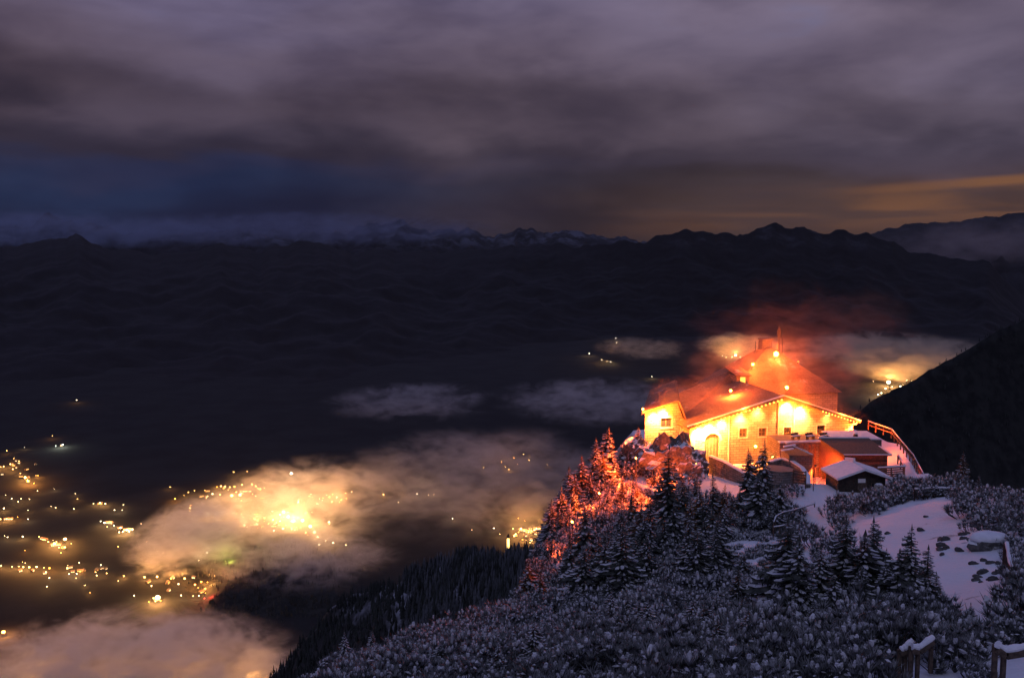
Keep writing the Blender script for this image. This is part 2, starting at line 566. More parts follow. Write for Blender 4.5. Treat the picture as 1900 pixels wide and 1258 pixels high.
def ridge_z(x, y):
    x, y = np.atleast_1d(np.asarray(x, float)), np.atleast_1d(np.asarray(y, float))
    p = np.stack([x, y], -1)
    inside = np.zeros(len(p), bool)
    best = np.full(len(p), 1e18)
    near = p.copy()
    for k in range(len(EDGE)):
        a, b = EDGE[k], EDGE[(k + 1) % len(EDGE)]
        d = b - a
        t = np.clip(((p - a) @ d) / (d @ d), 0, 1)
        q = a + t[:, None] * d
        dd = ((p - q) ** 2).sum(-1)
        m_ = dd < best
        best[m_] = dd[m_]
        near[m_] = q[m_]
        cr = (a[1] > p[:, 1]) != (b[1] > p[:, 1])
        with np.errstate(divide='ignore', invalid='ignore'):
            xi = (b[0] - a[0]) * (p[:, 1] - a[1]) / (b[1] - a[1]) + a[0]
        inside ^= cr & (p[:, 0] < xi)
    dist = np.where(inside, 0, np.sqrt(best))
    q = np.where(inside[:, None], p, near)
    z = np.empty(len(p))
    for s in range(0, len(p), 8000):
        qq = q[s:s + 8000]
        z[s:s + 8000] = _phi(((qq[:, None] - CX[None]) ** 2).sum(-1)) @ _W[:_n] + _W[_n] + qq @ _W[_n + 1:]
    rough = fbm(x * 0.09, y * 0.09, 3, 5) * 1.0
    plat = (x > 21) & (x < 58) & (y > 112) & (y < 178)
    rough = np.where(plat, rough * 0.15, rough)
    fall = dist * 1.3 + np.minimum(dist, 30) ** 2 * 0.012
    return z + rough * np.clip(0.5 + dist * 0.12, 0.5, 3.5) - fall


def gz(x, y):
    return float(ridge_z([x], [y])[0])


def gp(px, Y, dz=0.0):
    """point on the ridge at photo column px and forward distance Y"""
    py = 900.0
    for _ in range(4):
        p = at(px, py, Y)
        z = gz(p.x, Y)
        py = project((p.x, Y, z))[1]
    return Vector((p.x, Y, z + dz))


gx = np.concatenate([np.linspace(-260, -40, 45), np.linspace(-39, 75, 229), np.linspace(76, 300, 45)])
gy = np.concatenate([np.linspace(-60, -12, 10), np.linspace(-11, 185, 300), np.linspace(187, 420, 45)])
GX, GY = np.meshgrid(gx, gy)
GZ = ridge_z(GX.ravel(), GY.ravel()).reshape(GX.shape)
tag(link('ridge_terrain', grid_mesh('ridge_terrain', GX, GY, GZ, M['ridge'])), kind='structure')

# ------------------------------------------------------------------ valley and mountains
VZ = -1300.0
M['valley'] = principled('valley_meadow', (0.014, 0.0145, 0.0135), (0.006, 0.0062, 0.006), 0.004, 0.95, coord='Object')
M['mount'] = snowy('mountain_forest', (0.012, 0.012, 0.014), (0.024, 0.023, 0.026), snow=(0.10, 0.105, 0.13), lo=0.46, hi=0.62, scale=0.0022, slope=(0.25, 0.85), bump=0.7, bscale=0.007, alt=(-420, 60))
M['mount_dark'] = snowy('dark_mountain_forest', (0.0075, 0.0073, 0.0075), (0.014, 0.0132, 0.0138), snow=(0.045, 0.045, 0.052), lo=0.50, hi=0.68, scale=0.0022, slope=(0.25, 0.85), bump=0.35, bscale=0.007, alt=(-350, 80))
M['hill'] = principled('hill_forest', (0.022, 0.024, 0.022), (0.008, 0.009, 0.009), 0.03, 0.95, 0.8, 0.08, coord='Object')


def valley():
    xs = np.concatenate([np.linspace(-60000, -9000, 18), np.linspace(-8000, 8000, 81), np.linspace(9000, 60000, 18)])
    ys = np.concatenate([np.linspace(-3000, 1000, 6), np.linspace(1200, 16000, 90), np.linspace(17000, 80000, 20)])
    X, Y = np.meshgrid(xs, ys)
    Z = VZ + fbm(X / 900, Y / 900, 21, 4) * 9 - 12
    tag(link('valley_ground', grid_mesh('valley_ground', X, Y, Z, M['valley'])), kind='structure')


valley()


def mountain(name, sky, depth, foot, mat, seed, rough=120, nc=260, nr=60, back=2500, jag=0.0):
    """a range whose skyline runs through the given (px, py, distance) points"""
    sky = sorted(sky)
    px = np.linspace(sky[0][0], sky[-1][0], nc)
    py = np.interp(px, [s[0] for s in sky], [s[1] for s in sky])
    yy = np.interp(px, [s[0] for s in sky], [s[2] for s in sky])
    py = py + jag * (fbm(px / 55, px * 0 + seed, seed + 9, 6, 0.55) + 0.8 * np.abs(fbm(px / 90, px * 0 + seed + 3.3, seed + 10, 3)))
    top = np.array([at(a, b, c) for a, b, c in zip(px, py, yy)])
    dep = np.interp(px, [q[0] for q in depth], [q[1] for q in depth]) if isinstance(depth, list) else depth
    rows = []
    for k in range(-10, nr + 1):
        if k < 0:
            t = -k / 10
            y = top[:, 1] + back * t
            z = top[:, 2] + (foot - top[:, 2]) * t ** 0.8
            e = t
        else:
            t = k / nr
            y = top[:, 1] - dep * t
            z = top[:, 2] + (foot - 60 - top[:, 2]) * (0.35 * t + 0.65 * (1 - (1 - t) ** 1.6))
            e = min(1, t * 3)
        x = top[:, 0] * (y / top[:, 1])
        spur = np.abs(fbm(x / 1500 * (12000 / yy.mean()), y / 5200, seed + 1, 3)) * -3.0
        z = z + (fbm(x / 700, y / 700, seed, 5) + spur * 0.9) * rough * e * (1 - 0.75 * max(0, t - 0.7) / 0.3 if k >= 0 else 1)
        z = z + fbm(x / 160, y / 160, seed + 5, 3) * rough * 0.05
        rows.append(np.stack([x, y, z], -1))
    A = np.array(rows)
    return tag(link(name, grid_mesh(name, A[..., 0], A[..., 1], A[..., 2], mat)), kind='structure')


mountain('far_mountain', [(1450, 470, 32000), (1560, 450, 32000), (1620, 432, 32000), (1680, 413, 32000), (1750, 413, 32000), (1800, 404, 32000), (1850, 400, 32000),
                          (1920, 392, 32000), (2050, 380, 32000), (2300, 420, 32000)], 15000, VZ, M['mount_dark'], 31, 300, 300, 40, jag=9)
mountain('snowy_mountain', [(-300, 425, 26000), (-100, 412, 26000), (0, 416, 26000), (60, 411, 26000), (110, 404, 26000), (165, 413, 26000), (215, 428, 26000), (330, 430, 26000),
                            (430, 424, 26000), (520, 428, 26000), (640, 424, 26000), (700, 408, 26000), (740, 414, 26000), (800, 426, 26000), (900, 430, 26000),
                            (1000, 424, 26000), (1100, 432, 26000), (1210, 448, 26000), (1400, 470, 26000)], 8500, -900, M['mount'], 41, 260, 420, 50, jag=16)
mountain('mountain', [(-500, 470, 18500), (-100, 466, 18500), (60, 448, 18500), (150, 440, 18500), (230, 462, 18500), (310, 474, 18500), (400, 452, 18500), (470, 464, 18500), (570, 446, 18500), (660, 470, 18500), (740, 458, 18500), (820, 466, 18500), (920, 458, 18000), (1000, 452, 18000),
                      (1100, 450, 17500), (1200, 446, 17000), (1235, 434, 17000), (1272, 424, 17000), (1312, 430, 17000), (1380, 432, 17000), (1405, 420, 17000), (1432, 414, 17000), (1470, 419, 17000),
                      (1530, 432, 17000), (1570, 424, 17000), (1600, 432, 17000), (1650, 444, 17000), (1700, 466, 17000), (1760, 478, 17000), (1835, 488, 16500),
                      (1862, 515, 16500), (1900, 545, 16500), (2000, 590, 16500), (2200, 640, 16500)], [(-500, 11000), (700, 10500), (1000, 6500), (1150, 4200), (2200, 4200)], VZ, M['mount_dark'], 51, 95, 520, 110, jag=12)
mountain('right_hill', [(1500, 850, 2600), (1560, 790, 2700), (1620, 742, 2800), (1700, 700, 2900), (1800, 646, 3000), (1850, 615, 3050), (1900, 590, 3100), (2000, 540, 3200), (2300, 420, 3400)],
         900, VZ, M['hill'], 61, 25, 240, 60, 900, jag=5)
mountain('wooded_hill', [(330, 1172, 3350), (385, 1120, 3450), (420, 1088, 3520), (465, 1064, 3580), (505, 1058, 3600), (545, 1072, 3600), (580, 1082, 3560), (620, 1095, 3500), (680, 1150, 3400), (720, 1200, 3300)],
         500, VZ, M['hill'], 71, 8, 160, 40, 500)


def cone_forest(name, pts, mat, hmin, hmax, seed, kind_label, wid=0.2):
    """a far wood that reads as one mass: thousands of little layered conifers in one mesh"""
    rng = np.random.default_rng(seed)
    n = len(pts)
    H = rng.uniform(hmin, hmax, n)
    V, Q = [], []
    off = 0
    seg = 6
    ang = np.linspace(0, 2 * np.pi, seg, endpoint=False)
    for lo, hi, r in ((0.02, 0.62, 1.0), (0.28, 0.82, 0.72), (0.55, 1.0, 0.42)):
        jit = rng.uniform(0.6, 1.25, (n, seg))
        base = np.stack([pts[:, 0, None] + np.cos(ang)[None] * (H * wid * r)[:, None] * jit,
                         pts[:, 1, None] + np.sin(ang)[None] * (H * wid * r)[:, None] * jit,
                         pts[:, 2, None] + (H * lo)[:, None] + rng.uniform(-0.05, 0.05, (n, seg)) * H[:, None]], -1)
        tip = np.stack([pts[:, 0], pts[:, 1], pts[:, 2] + H * hi], -1)[:, None]
        vv = np.concatenate([base, tip], 1).reshape(-1, 3)
        i = off + np.arange(n)[:, None] * (seg + 1)
        j = np.arange(seg)[None]
        tri = np.stack([i + j, i + (j + 1) % seg, np.broadcast_to(i + seg, (n, seg))], -1).reshape(-1, 3)
        V.append(vv)
        Q.append(tri)
        off += len(vv)
    me = quads_mesh(name, np.concatenate(V).astype(np.float32), np.concatenate(Q).astype(np.int32), mat)
    o = link(name, me)
    return tag(o, kind_label, 'forest', kind='stuff')


def bilerp_grid(rows, nr, nc):
    """smooth sheet through rows of world points (each row from the same column set)"""
    A = np.array([[tuple(p) for p in r] for r in rows])
    u = np.linspace(0, A.shape[1] - 1, nc)
    v = np.linspace(0, A.shape[0] - 1, nr)

    def interp(B, t, axis):
        i = np.clip(np.floor(t).astype(int), 0, B.shape[axis] - 2)
        f = (t - i)
        sh = [1, 1, 1]
        sh[axis] = len(t)
        f = f.reshape(sh)
        return np.take(B, i, axis) * (1 - f) + np.take(B, i + 1, axis) * f
    return interp(interp(A, v, 0), u, 1)


# the wooded spur below the ridge: skyline, then rows coming towards the viewer
SPUR = [[(380, 1400, 1080), (470, 1300, 1000), (508, 1236, 940), (560, 1178, 880), (620, 1116, 830), (700, 1070, 780), (790, 1042, 720), (860, 1026, 670), (930, 1018, 620), (1010, 1030, 560), (1100, 1080, 480)],
        [(400, 1480, 960), (480, 1380, 900), (530, 1300, 850), (580, 1240, 800), (640, 1180, 750), (710, 1130, 700), (795, 1100, 650), (862, 1082, 600), (935, 1075, 550), (1015, 1090, 500), (1100, 1130, 430)],
        [(420, 1600, 800), (500, 1500, 760), (560, 1420, 720), (600, 1360, 690), (660, 1290, 650), (720, 1240, 610), (800, 1210, 560), (870, 1190, 520), (940, 1180, 480), (1020, 1190, 420), (1100, 1220, 370)],
        [(440, 1800, 600), (520, 1700, 600), (580, 1600, 600), (640, 1540, 560), (680, 1480, 540), (730, 1430, 510), (810, 1380, 470), (880, 1350, 440), (945, 1330, 400), (1020, 1330, 350), (1100, 1350, 310)]]
rows = [[at(p[0], p[1] + 14, p[2]) for p in r] for r in SPUR]
back1 = [p + Vector((-60, 160, -170)) for p in rows[0]]
back2 = [p + Vector((-160, 420, -480)) for p in rows[0]]
SG = bilerp_grid([back2, back1] + rows, 120, 140)
SG[..., 2] += fbm(SG[..., 0] / 60, SG[..., 1] / 60, 81, 4) * 9
M['spur'] = snowy('spur_slope', (0.02, 0.021, 0.02), (0.05, 0.05, 0.05), snow=(0.35, 0.36, 0.4), lo=0.45, hi=0.65, scale=0.03, slope=(0.4, 0.8), bscale=0.1)
tag(link('wooded_spur', grid_mesh('wooded_spur', SG[..., 0], SG[..., 1], SG[..., 2], M['spur'])), kind='structure')


def spur_points(n, rng, lo, hi, c0=0, c1=139):
    r_ = rng.integers(lo, hi, n)
    c_ = rng.integers(c0, c1, n)
    P = SG[r_, c_] + rng.uniform(-3, 3, (n, 3)) * np.array([1, 1, 0])
    P[:, 2] -= 1.0
    return P


cone_forest('spur_forest', spur_points(5200, RNG, 36, 104), M['forest'], 5, 11, 5, 'dark conifer forest covering the spur below the snowy ridge', 0.17)
cone_forest('snow_dusted_forest', spur_points(2600, RNG, 42, 105, 78, 139), M['forest_snow'], 5, 11, 6, 'snow dusted conifers on the spur close under the ridge', 0.15)


def hill_forest():
    h = bpy.data.objects['wooded_hill'].data
    co = np.empty(len(h.vertices) * 3)
    h.vertices.foreach_get('co', co)
    co = co.reshape(-1, 3)
    P = co[RNG.integers(0, len(co), 1800)] + RNG.uniform(-12, 12, (1800, 3)) * np.array([1, 1, 0])
    P[:, 2] -= 4
    cone_forest('hill_wood', P, M['forest'], 14, 26, 9, 'dark wood covering the low hill in the valley', 0.25)
    h = bpy.data.objects['right_hill'].data
    co = np.empty(len(h.vertices) * 3)
    h.vertices.foreach_get('co', co)
    co = co.reshape(-1, 3)
    co = co[(co[:, 2] > -1100)]
    P = co[RNG.integers(0, len(co), 4500)] + RNG.uniform(-14, 14, (4500, 3)) * np.array([1, 1, 0])
    P[:, 2] -= 5
    cone_forest('slope_wood', P, M['forest'], 8, 15, 10, 'dark wood on the mountain slope behind the railing', 0.22)


hill_forest()


# ------------------------------------------------------------------ fog banks
def fog_mat(name, dens, nscale, edge=0.45, flat=1.0, seed=0.0, col=(0.95, 0.95, 0.96), warp=0.55, aniso=0.25, stretch=(1, 1, 2.2)):
    m = bpy.data.materials.new(name)
    m.use_nodes = True
    t = NT(m.node_tree)
    p = t.n('ShaderNodeTexCoord').outputs['Object']
    ln = t.n('ShaderNodeVectorMath', operation='LENGTH', inp={0: p}).outputs['Value']
    pos = t.n('ShaderNodeNewGeometry').outputs['Position']
    mp_ = t.n('ShaderNodeMapping', inp={0: pos})
    mp_.inputs['Scale'].default_value = tuple(nscale * s for s in stretch)
    mp_.inputs['Location'].default_value = (seed, seed * 1.7, seed * 0.3)
    nz = t.n('ShaderNodeTexNoise', inp={0: mp_.outputs[0], 'Scale': 1.0, 'Detail': 4.0, 'Roughness': 0.6, 'Distortion': 0.8}).outputs[0]
    nf = t.n('ShaderNodeTexNoise', inp={0: mp_.outputs[0], 'Scale': 2.7, 'Detail': 3.0, 'Roughness': 0.6, 'Distortion': 0.6}).outputs[0]
    d = t.math('ADD', ln, t.math('MULTIPLY', t.math('SUBTRACT', t.smooth(nz, 0.28, 0.72), 0.5), warp * 2))
    den = t.math('MULTIPLY', t.smooth(d, 0.95, edge), t.smooth(ln, 1.0, 0.6))
    den = t.math('MULTIPLY', den, t.smooth(nf, 0.36, 0.62, 0.12, 1.5))
    v = t.n('ShaderNodeVolumePrincipled')
    v.inputs['Color'].default_value = (*col, 1)
    v.inputs['Anisotropy'].default_value = aniso
    t.link(t.math('MULTIPLY', den, dens), v.inputs['Density'])
    t.link(v.outputs[0], t.n('ShaderNodeOutputMaterial').inputs['Volume'])
    return m


def fog(name, c, s, mat, label, rz=0.0, cat='fog'):
    b = MB()
    b.blob((0, 0, 0), 1, 1, 1, 0, jit=0.0, seg=20, rows=11)
    o = b.build(name, mat)
    o.location = c
    o.scale = s
    o.rotation_euler = (0, 0, rz)
    return tag(o, label, cat, kind='stuff')


def fog_at(name, px, py, Zc, sx, sy, sz, mat, label, rz=0.0):
    return fog(name, at(px, py, 23500) if name == 'cloud_bank' else atz(px, py, Zc), (sx, sy, sz), mat, label, rz)


fog_at('fog_bank', 372, 985, VZ + 75, 290, 600, 130, fog_mat('fog_a', 0.0055, 1 / 170, seed=3.0, warp=0.38), 'warm lit fog bank with a rounded edge covering the left of the town')
fog_at('fog_bank', 560, 930, VZ + 90, 520, 900, 140, fog_mat('fog_b', 0.0021, 1 / 230, seed=11.0, warp=0.5), 'glowing fog over the brightest part of the town')
fog_at('fog_bank', 560, 1030, VZ + 60, 420, 420, 95, fog_mat('fog_c', 0.0032, 1 / 170, seed=19.0, warp=0.6), 'dim fog streaks between the town and the wooded hill')
fog_at('fog_bank', 900, 880, VZ + 110, 900, 1250, 165, fog_mat('fog_d', 0.0009, 1 / 330, seed=27.0, warp=0.5), 'grey fog bank drifting between the town and the ridge')
fog_at('fog_bank', 220, 1252, VZ + 90, 620, 500, 125, fog_mat('fog_e', 0.0100, 1 / 170, seed=35.0, warp=0.38), 'reddish fog bank filling the near valley below the road lights')
fog_at('fog_bank', 770, 742, VZ + 150, 720, 900, 70, fog_mat('fog_f', 0.0012, 1 / 300, seed=43.0, warp=0.85), 'thin grey wisp of fog hanging in front of the dark mountain')
fog_at('fog_bank', 1120, 740, VZ + 130, 900, 1100, 100, fog_mat('fog_g', 0.0012, 1 / 300, seed=51.0, warp=0.85), 'thin grey fog left of the floodlit house')
fog_at('fog_bank', 1190, 645, VZ + 130, 560, 900, 110, fog_mat('fog_h', 0.0011, 1 / 260, seed=59.0, warp=0.85, col=(0.95, 0.80, 0.58)), 'small grey fog patch at the far mountain foot')
fog_at('fog_bank', 1395, 648, VZ + 130, 620, 1500, 160, fog_mat('fog_i', 0.0020, 1 / 300, seed=67.0, warp=0.85, col=(0.95, 0.80, 0.58)), 'yellowish fog patch behind the chimney')
fog_at('fog_bank', 1690, 660, VZ + 150, 1150, 2100, 190, fog_mat('fog_j', 0.0022, 1 / 380, seed=75.0, warp=0.85, col=(0.95, 0.80, 0.58)), 'yellowish fog in the far valley beside the dark slope')

fog_at('cloud_bank', 60, 428, 60, 6200, 3000, 520, fog_mat('cloud_a', 0.00042, 1 / 1500, seed=83.0, warp=0.8, col=(0.45, 0.52, 0.68)), 'dark blue cloud lying on the snowy crest at the edge of the picture')
fog_at('cloud_bank', 560, 425, 120, 5200, 3000, 480, fog_mat('cloud_b', 0.00036, 1 / 1400, seed=91.0, warp=0.8, col=(0.42, 0.46, 0.6)), 'torn blue cloud hanging over the middle of the far crest')
fog('cloud_bank', at(1830, 455, 24500), (4200, 2600, 900), fog_mat('cloud_c', 0.00022, 1 / 2200, seed=99.0, warp=0.45, edge=0.2, col=(0.72, 0.60, 0.55)), 'thin brown cloud in front of the farthest mountain at the right edge', 0.0, 'fog')
# ------------------------------------------------------------------ lights of the valley
GLOW_COL = {'a': (1.0, 0.50, 0.13), 'w': (1.0, 0.72, 0.36), 'c': (0.85, 0.95, 0.8), 'r': (1.0, 0.03, 0.02), 'g': (0.75, 0.85, 0.05), 'd': (1.0, 0.34, 0.045), 'p': (1.0, 0.85, 0.55)}
LAMPMAT = {k: glow('lamp_glass_' + n_, c, 30) for (k, c), n_ in zip(GLOW_COL.items(), ('amber', 'warm', 'cool', 'red', 'green', 'orange', 'pale'))}


def lamp_mesh(colkey, size):
    """a street lamp: tapered pole, curved arm and glowing head"""
    b = MB()
    h = 9.0
    b.tube([(0, 0, 0), (0, 0, h * 0.6), (0, 0, h)], [0.35, 0.28, 0.2], 6, 0)
    b.tube([(0, 0, h), (0, -0.8, h + 0.9), (0, -1.8, h + 1.1)], [0.2, 0.18, 0.15], 5, 0)
    r_ = (1.1, 2.1, 4.6, 7.0)[size]
    b.blob((0, -1.8, h + 1.1 + r_ * 0.4), r_, r_, r_ * 0.75, 1, jit=0.0, seg=8, rows=4)
    return b.mesh('street_lamp', [M['metal'], LAMPMAT[colkey]])


LM = {}
NL = [0]
LAMP_POWER = (6.0e4, 2.2e5, 8.0e5, 1.6e6)


def lamp(px, py, size, col, label, group, z=None, light=True, cat='street lamp', boost=1.0):
    col = random.choice({'a': 'aaad', 'w': 'wwp'}.get(col, col))
    key = (col, size)
    if key not in LM:
        LM[key] = lamp_mesh(col, size)
    p = atz(px, py, (VZ if z is None else z) + 8)
    p.z -= 20
    far = min(2.4, max(1.0, p.y / 5200))
    o = link('street_lamp', LM[key])
    o.location = p
    far *= random.uniform(0.6, 1.45)
    o.scale = (far, far, far)
    o.rotation_euler = (0, 0, random.uniform(0, 6.28))
    tag(o, label, cat, group)
    if light:
        ld = bpy.data.lights.new('lamp_light', 'POINT')
        ld.energy = LAMP_POWER[size] * far * boost
        ld.color = {'a': (1.0, 0.41, 0.10), 'w': (1.0, 0.47, 0.14), 'c': (0.9, 0.95, 0.75), 'r': (1.0, 0.05, 0.03), 'g': (0.8, 0.85, 0.1), 'd': (1.0, 0.33, 0.06), 'p': (1.0, 0.6, 0.28)}[col]
        ld.shadow_soft_size = 4.0
        lo = bpy.data.objects.new('lamp_light', ld)
        COL.objects.link(lo)
        lo.parent = o
        lo.location = (0, -1.8, 22)
    NL[0] += 1
    return o


VILLAGE = [
    ('amber street lamp in the climbing cluster at the edge of the dark mountain foot', 'lamps of the climbing hamlet', 'a',
     [(12, 835, 0), (26, 848, 0), (35, 854, 0), (20, 859, 1), (6, 863, 1), (1, 862, 1), (24, 868, 1), (38, 874, 1), (47, 883, 2), (50, 887, 1), (53, 891, 2), (62, 893, 1), (70, 878, 1), (66, 879, 0)]),
    ('pale street lamp in the scattered farms on the dark valley floor', 'lamps of the scattered farms', 'w',
     [(100, 903, 0), (139, 912, 0), (10, 915, 0), (22, 922, 0), (33, 928, 0), (6, 940, 1), (51, 943, 0), (94, 935, 0), (104, 939, 0), (8, 989, 0), (41, 992, 1)]),
    ('white street lamp in the short row of three beyond the bright hamlet', 'lamps in the short row', 'w', [(174, 931, 0), (186, 929, 1), (196, 931, 1)]),
    ('warm street lamp in the long lit strip above the hazy hamlet', 'lamps of the lit strip', 'a', [(1, 960, 1), (12, 959, 1), (21, 958, 1), (33, 955, 0)]),
    ('warm street lamp in the compact bright hamlet beside the fog edge', 'lamps of the compact hamlet', 'w',
     [(193, 967, 1), (205, 963, 1), (211, 970, 1), (223, 977, 1), (235, 978, 2), (246, 977, 1), (222, 983, 1), (199, 973, 0), (240, 982, 1), (228, 982, 1), (261, 967, 0)]),
    ('orange street lamp in the hazy hamlet with its own patch of mist', 'lamps of the hazy hamlet', 'a',
     [(72, 993, 0), (80, 997, 1), (89, 1001, 1), (100, 1005, 2), (109, 1011, 1), (121, 1013, 1), (121, 998, 2), (133, 1004, 0), (112, 1022, 0), (104, 1000, 1)]),
    ('amber street lamp in the long row along the valley road', 'lamps along the valley road', 'a',
     [(2, 1045, 1), (23, 1046, 1), (34, 1047, 0), (44, 1048, 1), (54, 1049, 1), (68, 1049, 1), (80, 1050, 0), (91, 1050, 1), (124, 1052, 1), (149, 1054, 1), (178, 1058, 0), (199, 1060, 0), (229, 1063, 1),
      (268, 1067, 1), (291, 1067, 1), (316, 1069, 1), (343, 1070, 1), (551, 1072, 1), (565, 1067, 0), (579, 1078, 1), (611, 1081, 1)]),
    ('small white lamp among the houses just below the valley road', 'lamps below the valley road', 'w',
     [(47, 1039, 0), (148, 1041, 0), (127, 1061, 0), (143, 1061, 0), (85, 1058, 0), (91, 1069, 0), (88, 1084, 0), (157, 1080, 0), (281, 1084, 0), (331, 1080, 0), (250, 1101, 0), (335, 1101, 0), (358, 1100, 0), (370, 1101, 0)]),
    ('amber lamp in the hamlet at the foot of the wooded hill', 'lamps at the foot of the wooded hill', 'a',
     [(362, 1081, 1), (374, 1075, 1), (381, 1087, 1), (381, 1094, 0), (392, 1081, 1), (414, 1079, 1), (368, 1084, 0), (386, 1076, 0), (400, 1084, 0), (275, 1113, 0), (284, 1104, 1), (289, 1109, 1), (297, 1109, 1)]),
    ('street lamp along the upper street of the town above the fog', 'lamps of the upper town street', 'a',
     [(316, 901, 0), (325, 922, 1), (341, 914, 0), (361, 908, 0), (403, 899, 1), (410, 899, 1), (418, 899, 1), (427, 900, 1), (436, 901, 1), (445, 917, 2), (430, 917, 2), (438, 910, 1), (450, 897, 1), (467, 897, 1), (475, 900, 1), (483, 904, 1), (433, 874, 0), (458, 872, 0), (380, 906, 0), (350, 911, 0)]),
    ('street lamp shining through the fog in the bright middle of the town', 'lamps in the middle of the town', 'w',
     [(421, 950, 1), (543, 964, 2), (561, 964, 2), (448, 964, 1), (459, 973, 1), (477, 967, 1), (507, 961, 1), (507, 980, 1), (524, 978, 1), (583, 985, 1), (589, 992, 1), (575, 974, 2), (535, 955, 2), (520, 950, 2), (400, 950, 1), (412, 946, 1),
      (604, 998, 1), (593, 1007, 1), (617, 1004, 1), (641, 1008, 0), (610, 966, 1), (577, 914, 0), (624, 920, 1), (641, 911, 0), (652, 910, 0), (383, 1022, 0), (368, 1034, 0), (450, 1048, 0), (496, 1054, 1), (486, 1054, 1), (302, 1022, 0), (291, 1017, 0), (272, 1001, 0)]),
    ('distant lamp on the dark valley floor between the town and the ridge', 'lamps between town and ridge', 'w',
     [(773, 914, 0), (795, 914, 0), (805, 912, 0), (840, 959, 0), (876, 978, 0), (917, 977, 0), (928, 986, 0), (740, 928, 0)]),
    ('small lamp in the group seen through the grey fog', 'lamps in the grey fog', 'a', [(898, 865, 0), (930, 855, 0), (953, 847, 0), (972, 841, 0), (982, 851, 0), (945, 867, 1), (960, 858, 0), (938, 862, 0), (1016, 858, 0)]),
    ('yellow street lamp in the small town right beside the ridge', 'lamps of the town by the ridge', 'a',
     [(952, 977, 1), (962, 958, 0), (974, 961, 0), (1011, 961, 1), (967, 979, 1), (974, 980, 1), (981, 982, 1), (986, 980, 1), (991, 979, 1), (996, 978, 1), (1001, 976, 1), (1008, 972, 1), (957, 988, 1), (953, 991, 1), (962, 984, 0), (970, 996, 1), (976, 998, 0), (987, 998, 1), (1006, 992, 0), (994, 1008, 0), (984, 1003, 0)]),
    ('distant lamp in the far valley left of the house', 'far lamps left of the house', 'w', [(1143, 629, 0), (1144, 636, 0), (1094, 657, 0), (1117, 668, 0), (1133, 672, 0), (1127, 669, 0), (1210, 698, 0)]),
    ('distant lamp under the yellowish fog behind the chimney', 'far lamps behind the chimney', 'w', [(1358, 638, 0), (1340, 662, 0), (1347, 663, 0), (1365, 661, 2), (1374, 664, 1), (1358, 663, 1)]),
    ('distant lamp of the village where the dark slope meets the far fog', 'far lamps beside the dark slope', 'w',
     [(1648, 711, 3), (1643, 722, 1), (1636, 729, 1), (1630, 733, 1), (1670, 717, 1), (1661, 722, 1), (1683, 707, 0), (1692, 707, 0), (1621, 706, 0), (1655, 716, 1), (1676, 712, 0)]),
]
for label, group, col, pts in VILLAGE:
    for (px, py, size) in pts:
        lamp(px, py, size, col, label, group, boost=2.0 if group.startswith('far lamps') else 1.0)
# dense scatter of the town's own lamps
for k in range(64):
    a, r_ = random.uniform(0, 6.28), math.sqrt(random.random())
    cx, cy_, rx, ry = random.choice([(520, 960, 95, 22), (450, 962, 60, 16), (440, 912, 70, 14), (560, 975, 60, 18), (400, 940, 60, 16), (600, 925, 50, 12)])
    lamp(cx + rx * r_ * math.cos(a), cy_ + ry * r_ * math.sin(a), random.choice([0, 0, 1]), random.choice('aw'),
         'street lamp shining through the fog in the bright middle of the town', 'lamps in the middle of the town')
for k in range(22):
    lamp(random.uniform(0, 235), random.uniform(905, 1095), 0, random.choice('aww'), 'pale street lamp in the scattered farms on the dark valley floor', 'lamps of the scattered farms')
for px, py, size, col, label in [
    (527, 947, 2, 'w', 'brightest floodlight of the town, white core in the glowing fog'),
    (540, 877, 2, 'w', 'single bright lamp in the top of the glowing fog'),
    (386, 948, 2, 'w', 'bright lamp at the edge of the foggy town beside the rounded fog bank'),
    (616, 926, 2, 'a', 'bright orange lamp in the fog right of the town centre'),
    (712, 914, 1, 'a', 'lone orange lamp in the dim fog right of the town'),
    (425, 1042, 1, 'g', 'yellow green lamp glowing in the fog above the wooded hill'),
    (477, 1053, 2, 'a', 'bright amber lamp on top of the wooded hill'),
    (293, 1106, 3, 'w', 'large bright lamp with a misty halo below the valley road'),
    (391, 1104, 1, 'r', 'red lamp at the foot of the wooded hill'),
    (380, 1107, 0, 'r', 'tiny red lamp beside the larger red lamp'),
    (143, 742, 0, 'w', 'topmost lonely lamp on the dark mountain foot'),
    (98, 807, 0, 'a', 'dim orange lamp on the mountain foot above the cool white lamp'),
    (116, 823, 1, 'c', 'cool white lamp on the mountain foot'),
    (104, 825, 0, 'c', 'small cool lamp next to the larger cool white lamp'),
    (45, 827, 0, 'w', 'small pale lamp above the climbing hamlet'),
    (5, 1170, 2, 'a', 'lamp glowing inside the reddish fog bank at the bottom corner')]:
    lamp(px, py, size, col, label, None)
# unseen lamps added below the view to light the near fog bank
for px, py in ((60, 1292), (210, 1285), (350, 1290), (470, 1268)):
    lamp(px, py, 2, 'a', 'unseen street lamp added to light the reddish fog bank', 'added lamps under the near fog', boost=0.75)
HALLMAT = {k: glow('hall_window_' + k, GLOW_COL[k], 4.0) for k in 'aw'}
